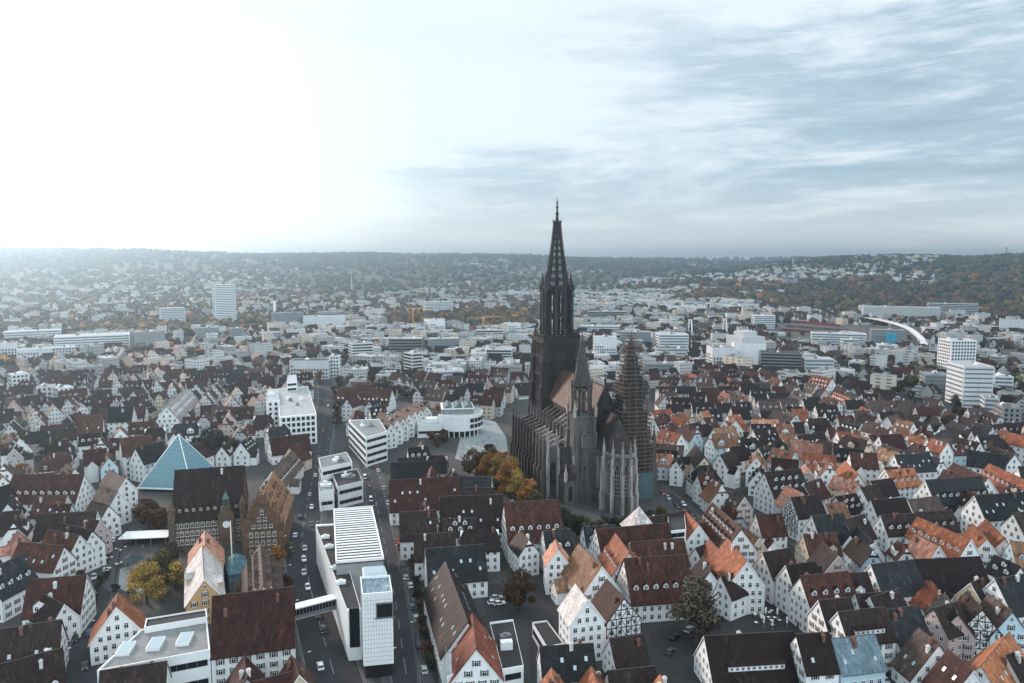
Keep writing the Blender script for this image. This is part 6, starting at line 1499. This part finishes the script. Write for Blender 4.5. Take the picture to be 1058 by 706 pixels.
def viaduct(name, label, pix, z, w, m, np_=6):
    L = spline([at(x, y, z) for x, y in pix], 20); o = thing(name, label, 'bridge', (L[0].x, L[0].y, 0)); A, B = offset(L, -w / 2), offset(L, w / 2); q = Vector((L[0].x, L[0].y)); mb = MB()
    strip(mb, [p - q for p in A], [p - q for p in B], z - 1.2, z); strip(mb, [p - q for p in B], [p - q for p in A], None, z - 1.2); mb.build('deck', m, o)
    for sA in (A, B):
        mb = MB(); strip(mb, [p - q for p in sA], [p - q + Vector((.3, .3)) for p in sA], z, z + 1.1); mb.build('parapet', m, o)
    for k in range(np_): p = L[int((k + .5) * len(L) / np_)] - q; mb = MB(); mb.box(-1, 1, -1, 1, 0, z - 1.15); mb.build('pier', M['concrete'], o, (p.x, p.y, 0))
    return o
viaduct('curved_viaduct', 'long pale curved ramp sweeping down beside the rail yard', [(876, 327), (900, 329), (920, 333), (938, 339), (950, 348), (955, 356)], 12, 8, M['render'])
viaduct('road_viaduct', 'straight grey road viaduct crossing the valley behind the cable bridge', [(690, 325), (740, 324), (800, 322), (890, 317)], 9, 14, M['concrete'], 9)
L0, L1 = at(690, 347, 6), at(800, 343, 6); o = thing('cable_bridge', 'road bridge with two white pylons and fanned stay cables', 'bridge', (L0.x, L0.y, 0)); dv = (L1 - L0); dv.z = 0; nn = Vector((dv.y, -dv.x, 0)).normalized() * 7
mb = MB(); mb.bar((0, 0, 6), (dv.x, dv.y, 6), 15, 1.4); mb.build('deck', M['concrete'], o)
for t in (.2, .52):
    c = dv * t
    for sg in (-1, 1):
        mb = MB(); mb.bar((c.x + nn.x * sg, c.y + nn.y * sg, 0), (c.x + nn.x * sg * .4, c.y + nn.y * sg * .4, 31), 1.8); mb.build('pylon', M['white_steel'], o)
        for k in (-3, -2, -1, 1, 2, 3): e = dv * (t + k * .055); mb = MB(); mb.bar((c.x + nn.x * sg * .45, c.y + nn.y * sg * .45, 29 - abs(k)), (e.x + nn.x * sg, e.y + nn.y * sg, 6.7), .35); mb.build('stay_cable', M['steel'], o)
def mast(x, y, top, label, name='radio_mast', dark=False):
    p = at(x, y); d = p.y; h = CH + (YH - top) / F * d; z = float(terrain(p.x, p.y)); o = thing(name, label, 'mast', (p.x, p.y, z)); h -= z; w = d / 750 * .55
    mb = MB()
    for a in range(3): mb.bar((w * math.cos(a * 2.09), w * math.sin(a * 2.09), 0), (.25 * math.cos(a * 2.09), .25 * math.sin(a * 2.09), h), w * .45)
    for k in range(1, 12): t = k / 12; r = w * (1 - t) + .25 * t; mb.ring([[(r * math.cos(a * 2.09), r * math.sin(a * 2.09), h * t + q) for a in range(3)] for q in (0, .8)])
    mb.build('lattice', M['steel'] if dark else M['white_steel'], o); mb = MB(); mb.cone(0, 0, h * .8, h * .8 + 5, w * 1.2, w * 1.2, 8); mb.build('platform', M['steel'], o); mb = MB(); mb.cone(0, 0, h - 1, h + 6, .5, .1, 6); mb.build('antenna', M['steel'], o)
mast(363.5, 304, 281, 'white lattice radio mast, shorter of a pair, in the hazy west'); mast(367.5, 300, 268, 'dark lattice radio mast, taller of a pair, in the hazy west', dark=True)
def crane(x, y, top, label):
    p = at(x, y); h = CH - (top - YH) / F * p.y; o = thing('tower_crane', label, 'crane', p, .6); ym_ = CRANE; mb = MB(); mb.bar((0, 0, 0), (0, 0, h), 1.3); mb.build('mast', ym_, o); mb = MB(); mb.bar((-12, 0, h - 3), (38, 0, h - 3), 1.0, 1.1); mb.build('jib', ym_, o)
    mb = MB(); mb.bar((0, 0, h), (30, 0, h - 2.4), .2); mb.bar((0, 0, h), (-11, 0, h - 2.4), .2); mb.build('tie_bars', M['steel'], o); mb = MB(); mb.box(-12, -9, -.9, .9, h - 6, h - 3.4); mb.build('counterweight', M['concrete'], o); mb = MB(); mb.box(.8, 2.6, -.8, .8, h - 5.6, h - 3.6); mb.build('cab', M['panel'], o)
CRANE = mat('crane_yellow', (.55, .30, .06), var=.1)
crane(427, 346, 317, 'yellow tower crane standing left of the orange poplar'); crane(499, 345, 326, 'yellow tower crane beside the salmon-sided slab')
tree(at(431, 338), 26, 8, 'orange', 'tall orange poplar behind the first yellow crane')
def church(x, y, top, label, w=6):
    p = at(x, y); h = CH - (top - YH) / F * p.y; o = thing('church', label, 'church', p, .4); mb = MB(); mb.box(-w / 2, w / 2, -w / 2, w / 2, 0, h * .68); mb.build('tower', WALL['w'], o); mb = MB(); mb.cone(0, 0, h * .68, h, w * .72, .05, 4, math.pi / 4); mb.build('spire', ROOF['d'], o)
    wall_mb(20, 11, 9, 16, False).build('nave', WALL['w'], o, (11 + w / 2, 0, 0)); roof_mb(20, 11, 9, 16, False).build('roof', ROOF['b'], o, (11 + w / 2, 0, 0))
church(311, 374, 356, 'small white church with pointed tower behind the dark-roofed school'); church(284, 326, 303, 'far church with slim grey spire right of the lone slab tower')
def hill_tower(x, top):
    d = 4100.0; az = math.atan((x - 529) / 750); X_, Y_ = d * math.sin(az), d * math.cos(az); z = float(terrain(X_, Y_)); h = CH + (YH - top) / F * Y_ - z; o = thing('lookout_tower', 'tiny lookout tower on the wooded eastern ridge', 'tower', (X_, Y_, z - 2)); mb = MB(); mb.cone(0, 0, 0, max(h, 26), 5, 3.5, 8); mb.build('shaft', M['concrete'], o); mb = MB(); mb.cone(0, 0, max(h, 26), max(h, 26) + 7, 6, 5, 8); mb.build('platform', M['steel'], o)
hill_tower(1036, 257)
# ------------------------------------------------------------------ cars
PAINT = {k: mat(k.replace(' ', '_') + '_car_paint', c, rough=.28, var=.04, spec=.6, rand=.02) for k, c in (('white', (.72, .74, .75)), ('silver', (.40, .42, .43)), ('black', (.015, .016, .018)), ('dark grey', (.06, .065, .07)), ('red', (.25, .03, .03)), ('blue', (.04, .09, .18)))}
LAMP = mat('car_lamp_glass', (.6, .6, .58), rough=.2, var=.05)
def car_meshes(van):
    L_, H_ = (5.2, 2.1) if van else (4.4, 1.45); mb = MB(); prof = [(-L_ / 2, .35), (-L_ / 2 + .05, .85), (-L_ / 2 + .5, .95), (L_ / 2 - 1.2, .92), (L_ / 2 - .1, .75), (L_ / 2, .35)]
    mb.ring([[(x, y, z) for x, z in prof] for y in (-.9, .9)]); body = mb.mesh('body', PAINT['white'])
    cab = [(-L_ / 2 + .25, .9), (-L_ / 2 + (.35 if van else .75), H_), (L_ / 2 - (1.6 if van else 2.0), H_), (L_ / 2 - (.9 if van else 1.15), .9)]; mb = MB(); mb.ring([[(x, y * (1 if z < 1 else .82), z) for x, z in cab] for y in (-.84, .84)]); glass = mb.mesh('windows', M['glass'])
    mb = MB(); mb.ring([[(x, y * .8, z + .02) for x, z in ((cab[1][0] - .02, H_ - .06), (cab[1][0], H_), (cab[2][0], H_), (cab[2][0] + .02, H_ - .06))] for y in (-.84, .84)]); roof = mb.mesh('roof', PAINT['white'])
    mb = MB(); n = 12; mb.ring([[(.33 * math.cos(2 * math.pi * i / n), y, .33 + .33 * math.sin(2 * math.pi * i / n)) for i in range(n)] for y in (-.11, .11)]); wheel = mb.mesh('wheel', M['rubber'])
    mb = MB(); mb.box(-.04, .05, -.2, .2, 0, .16); lamp = mb.mesh('headlight', LAMP); return body, glass, roof, wheel, lamp, L_
CM = {False: car_meshes(False), True: car_meshes(True)}
def car(x, y, col, key='main', van=False, flip=False, ang=None):
    p = at(x, y); best = None
    for k, L in LINES.items():
        if k != key: continue
        i = min(range(len(L) - 1), key=lambda i: (L[i] - Vector((p.x, p.y))).length); d = L[i + 1] - L[i]; best = math.atan2(d.y, d.x)
    b, gl_, rf_, wh, lp, L_ = CM[van]; o = thing('van' if van else 'car', None, 'van' if van else 'car', (p.x, p.y, .02), (ang if ang is not None else best) + (math.pi if flip else 0), 'cars on the streets')
    for nm, me in (('body', b), ('roof', rf_)): q = link(nm, me, o); q.material_slots[0].link = 'OBJECT'; q.material_slots[0].material = PAINT[col]
    link('windows', gl_, o)
    for sx in (-1, 1):
        for sy in (-1, 1): link('wheel', wh, o, (sx * L_ * .31, sy * .82, 0))
    for sy in (-.6, .6): link('headlight', lp, o, (L_ / 2 - .03, sy, .55))
    later(o, f"{col} {'van' if van else 'car'} {'parked' if key != 'main' else 'driving'} on the street", p)
for x, y, c, f_ in ((320, 512, 'silver', 0), (322, 525, 'white', 1), (310, 535, 'dark grey', 0), (322, 543, 'dark grey', 1), (305, 554, 'white', 0), (301, 569, 'white', 0), (315, 568, 'silver', 1), (314, 579, 'white', 1), (314, 593, 'silver', 1), (318, 608, 'white', 1), (328, 637, 'black', 1), (334, 652, 'black', 1), (331, 690, 'white', 0), (326, 492, 'white', 0), (329, 474, 'dark grey', 1), (334, 446, 'red', 1), (339, 420, 'white', 1)): car(x, y, c, 'main', False, bool(f_))
for x, y, c, v in ((377, 494, 'white', True), (383, 517, 'white', True), (427, 622, 'dark grey', False), (430, 640, 'silver', False), (424, 606, 'white', False), (433, 668, 'black', False)): car(x, y, c, 'gallery', v)
for x, y, c, f_ in ((88, 690, 'black', 1), (117, 559, 'white', 0), (136, 518, 'white', 0), (92, 655, 'blue', 0)): car(x, y, c, 'market', False, bool(f_))
rc = random.Random(5)
for key, n_, sg, wv in (('gallery', 12, 1, 5.4), ('market', 7, -1, 3.2), ('north', 7, 1, 2.4), ('mid', 8, -1, 2.2)):
    for k in range(n_):
        cands = [L for kk, L in LINES.items() if kk == key]; L = cands[0]; i = rc.randrange(2, len(L) - 2); p = offset(L, sg * wv)[i]; px_, py_ = proj((p.x, p.y, 0))
        if 0 < px_ < 1058 and py_ < 700: car(px_, py_, rc.choice(('white', 'silver', 'black', 'dark grey', 'blue', 'red')), key, rc.random() < .12, rc.random() < .5)
for x, y, c in ((510, 624, 'white'), (513, 619, 'silver'), (516, 625, 'white')): car(x, y, c, 'lane', False, False, .3)
for x, y, c, v in ((905, 699, 'white', True), (912, 703, 'silver', False), (896, 703, 'dark grey', False), (884, 705, 'red', False)): car(x, y, c, 'mid', v)
for x, y, c in ((693, 675, 'dark grey'), (697, 660, 'black'), (712, 652, 'silver'), (716, 536, 'dark grey'), (727, 552, 'blue'), (706, 522, 'white')): car(x, y, c, 'north', ang=(.9 if y > 600 else None))
# ------------------------------------------------------------------ street lamps
mb = MB(); mb.cone(0, 0, 0, 8, .10, .06, 7); mb.cone(0, 0, 0, .5, .2, .14, 7); LP = mb.mesh('pole', M['steel']); mb = MB(); mb.bar((0, 0, 7.9), (1.8, 0, 8.3), .07); LA = mb.mesh('arm', M['steel']); mb = MB(); mb.ring([[(1.5, -.14, 8.2), (2.3, -.12, 8.32), (2.3, .12, 8.32), (1.5, .14, 8.2)], [(1.5, -.1, 8.34), (2.3, -.08, 8.4), (2.3, .08, 8.4), (1.5, .1, 8.34)]]); LH = mb.mesh('lamp_head', M['panel'])
for key, step, off in (('main', 5, 8.6), ('gallery', 5, 5.0), ('market', 6, 4.6)):
    L = LINES[key]
    for sg in (-1, 1):
        O = offset(L, sg * off)
        for i in range(2 + (sg > 0) * 2, len(L) - 2, step):
            d = L[i + 1] - L[i]; p = O[i]; px_, py_ = proj((p.x, p.y, 4))
            if not (-10 < px_ < 1068 and py_ < 712): continue
            an = math.atan2(d.y, d.x) + (math.pi / 2 if sg > 0 else -math.pi / 2); o = thing('street_lamp', None, 'street lamp', (p.x, p.y, .12), an, 'street lamps along the roads'); link('pole', LP, o); link('arm', LA, o); link('lamp_head', LH, o); later(o, 'grey single-arm street lamp', (p.x, p.y, 4))
# ------------------------------------------------------------------ cafe furniture, parasols, people
mb = MB(); mb.cone(0, 0, .72, .76, .55, .55, 14); TT = mb.mesh('table_top', M['panel']); mb = MB(); mb.cone(0, 0, 0, .72, .06, .05, 6); mb.cone(0, 0, 0, .04, .3, .25, 8); TL = mb.mesh('table_leg', M['steel'])
mb = MB(); mb.box(-.22, .22, -.22, .22, .42, .47); CS = mb.mesh('seat', M['wood']); mb = MB(); mb.box(-.22, .22, .19, .23, .47, .9); CB = mb.mesh('backrest', M['wood']); mb = MB(); mb.box(-.02, .02, -.02, .02, 0, .42); CL = mb.mesh('leg', M['steel'])
def table(p, where):
    o = thing('cafe_table', None, 'table', p, 0, 'cafe tables on the squares'); link('table_top', TT, o); link('table_leg', TL, o); later(o, f'round white table {where}', p)
    for a in (0, 2.1, 4.2):
        c = thing('cafe_chair', None, 'chair', p + Vector((.95 * math.cos(a), .95 * math.sin(a), 0)), a - math.pi / 2, 'cafe chairs on the squares'); link('seat', CS, c); link('backrest', CB, c)
        for sx in (-.19, .19):
            for sy in (-.19, .19): link('leg', CL, c, (sx, sy, 0))
        c['label'] = f'small wooden chair at a round white table {where}'; 
r = random.Random(12)
for k in range(16): p = at(r.uniform(106, 134), r.uniform(566, 594), .13); table(p, 'on the market square')
for k in range(14): p = at(r.uniform(776, 806), r.uniform(632, 648), .02); table(p, 'on the inn square')
def parasol(p, m, open_, label=None, s_=1.0):
    o = thing('parasol', label, 'parasol', p, 0, None if label else 'closed parasols on the inn square'); mb = MB(); mb.cone(0, 0, 0, 3.2 * s_, .05, .04, 6); mb.cone(0, 0, 0, .1, .4, .35, 8); mb.build('pole', M['steel'], o); mb = MB()
    if open_: mb.cone(0, 0, 2.4 * s_, 3.9 * s_, 2.6 * s_, .1, 8)
    else: mb.cone(0, 0, 1.1, 2.9, .30, .36, 8); mb.cone(0, 0, 2.9, 3.4, .36, .05, 8)
    mb.build('canopy', m, o)
    if not label: later(o, 'closed white parasol', p)
for x, y in ((791, 637), (803, 638), (798, 650), (813, 647), (789, 647)): parasol(at(x, y, .02), M['canvas'], False)
parasol(at(138, 587, .13), M['canvas_dark'], True, 'large open dark green parasol among tables on the market square', 1.6)
def person_mesh():
    """one continuous standing figure, legs apart in mid-stride, grown from a jointed skeleton"""
    V = [(0, 0, .95), (0, 0, 1.2), (0, 0, 1.42), (0, 0, 1.53), (0, .02, 1.68), (.02, -.09, .9), (.12, -.1, .5), (.2, -.1, .06), (.3, -.1, .04), (-.02, .09, .9), (-.08, .1, .5), (-.24, .1, .08), (-.14, .1, .04), (0, -.2, 1.4), (-.08, -.25, 1.12), (.02, -.25, .88), (0, .2, 1.4), (.06, .25, 1.12), (.16, .25, .9)]
    E = [(0, 1), (1, 2), (2, 3), (3, 4), (0, 5), (5, 6), (6, 7), (7, 8), (0, 9), (9, 10), (10, 11), (11, 12), (2, 13), (13, 14), (14, 15), (2, 16), (16, 17), (17, 18)]
    rad = [.15, .14, .15, .06, .115, .095, .07, .05, .04, .095, .07, .05, .04, .065, .05, .035, .065, .05, .035]
    me = bpy.data.meshes.new('figure'); me.from_pydata(V, E, []); o = bpy.data.objects.new('figure', me); COL.objects.link(o); o.modifiers.new('skin', 'SKIN'); o.modifiers.new('smooth', 'SUBSURF').levels = 1
    for v, q in zip(me.skin_vertices[0].data, rad): v.radius = (q, q)
    me.skin_vertices[0].data[0].use_root = True
    dg = bpy.context.evaluated_depsgraph_get(); out = bpy.data.meshes.new_from_object(o.evaluated_get(dg)); bpy.data.objects.remove(o); bpy.data.meshes.remove(me); out.materials.clear(); out.materials.append(M['cloth_dark']); return out
PM = person_mesh()
mb = MB(); mb.ring([[(.125 * c * math.cos(a) - .02, .125 * c * math.sin(a) + .0, z) for a in np.linspace(0, 2 * math.pi, 9)[:-1]] for z, c in ((1.66, 1.0), (1.74, .95), (1.8, .55))]); HAIR = mb.mesh('hair', M['bark'])
CLW = (('dark', 'cloth_dark'), ('pale', 'cloth_pale'), ('red', 'cloth_red'))
for k in range(46):
    if k < 20: x, y, z, w = r.uniform(474, 520), r.uniform(452, 482), .02, ''
    elif k < 32: x, y, z, w = r.uniform(112, 150), r.uniform(545, 604), .13, 'market square'
    elif k < 38: x, y, z, w = r.uniform(775, 812), r.uniform(622, 646), .02, 'inn square'
    else: x, y, z, w = r.uniform(383, 396), r.uniform(490, 540), .02, 'gallery street'
    p = at(x, y, z); cn, cm = CLW[r.randrange(3) if r.random() < .5 else 0]; o = link('person', PM, None, p, r.uniform(0, 6.28)); tag(o, None, 'person', 'people walking on the squares'); o.material_slots[0].link = 'OBJECT'; o.material_slots[0].material = M[cm]; h_ = link('hair', HAIR, o, (0, .02, 0))
    later(o, f'person in {cn} clothes', p)
# ------------------------------------------------------------------ air
mb = MB(); mb.box(-11300, 11300, -11300, 11300, -1.0, 285.0); hzm = bpy.data.materials.new('haze_air'); hzm.use_nodes = True; t = hzm.node_tree; t.nodes.remove(t.nodes['Principled BSDF'])
pv = N(t, 'ShaderNodeVolumePrincipled'); pv.inputs['Density'].default_value = 1.6e-4; pv.inputs['Color'].default_value = (.44, .63, .76, 1); pv.inputs['Anisotropy'].default_value = .76
t.links.new(pv.outputs[0], t.nodes['Material Output'].inputs['Volume']); hz_o = mb.build('haze', hzm); tag(hz_o, kind='stuff')
write_labels()
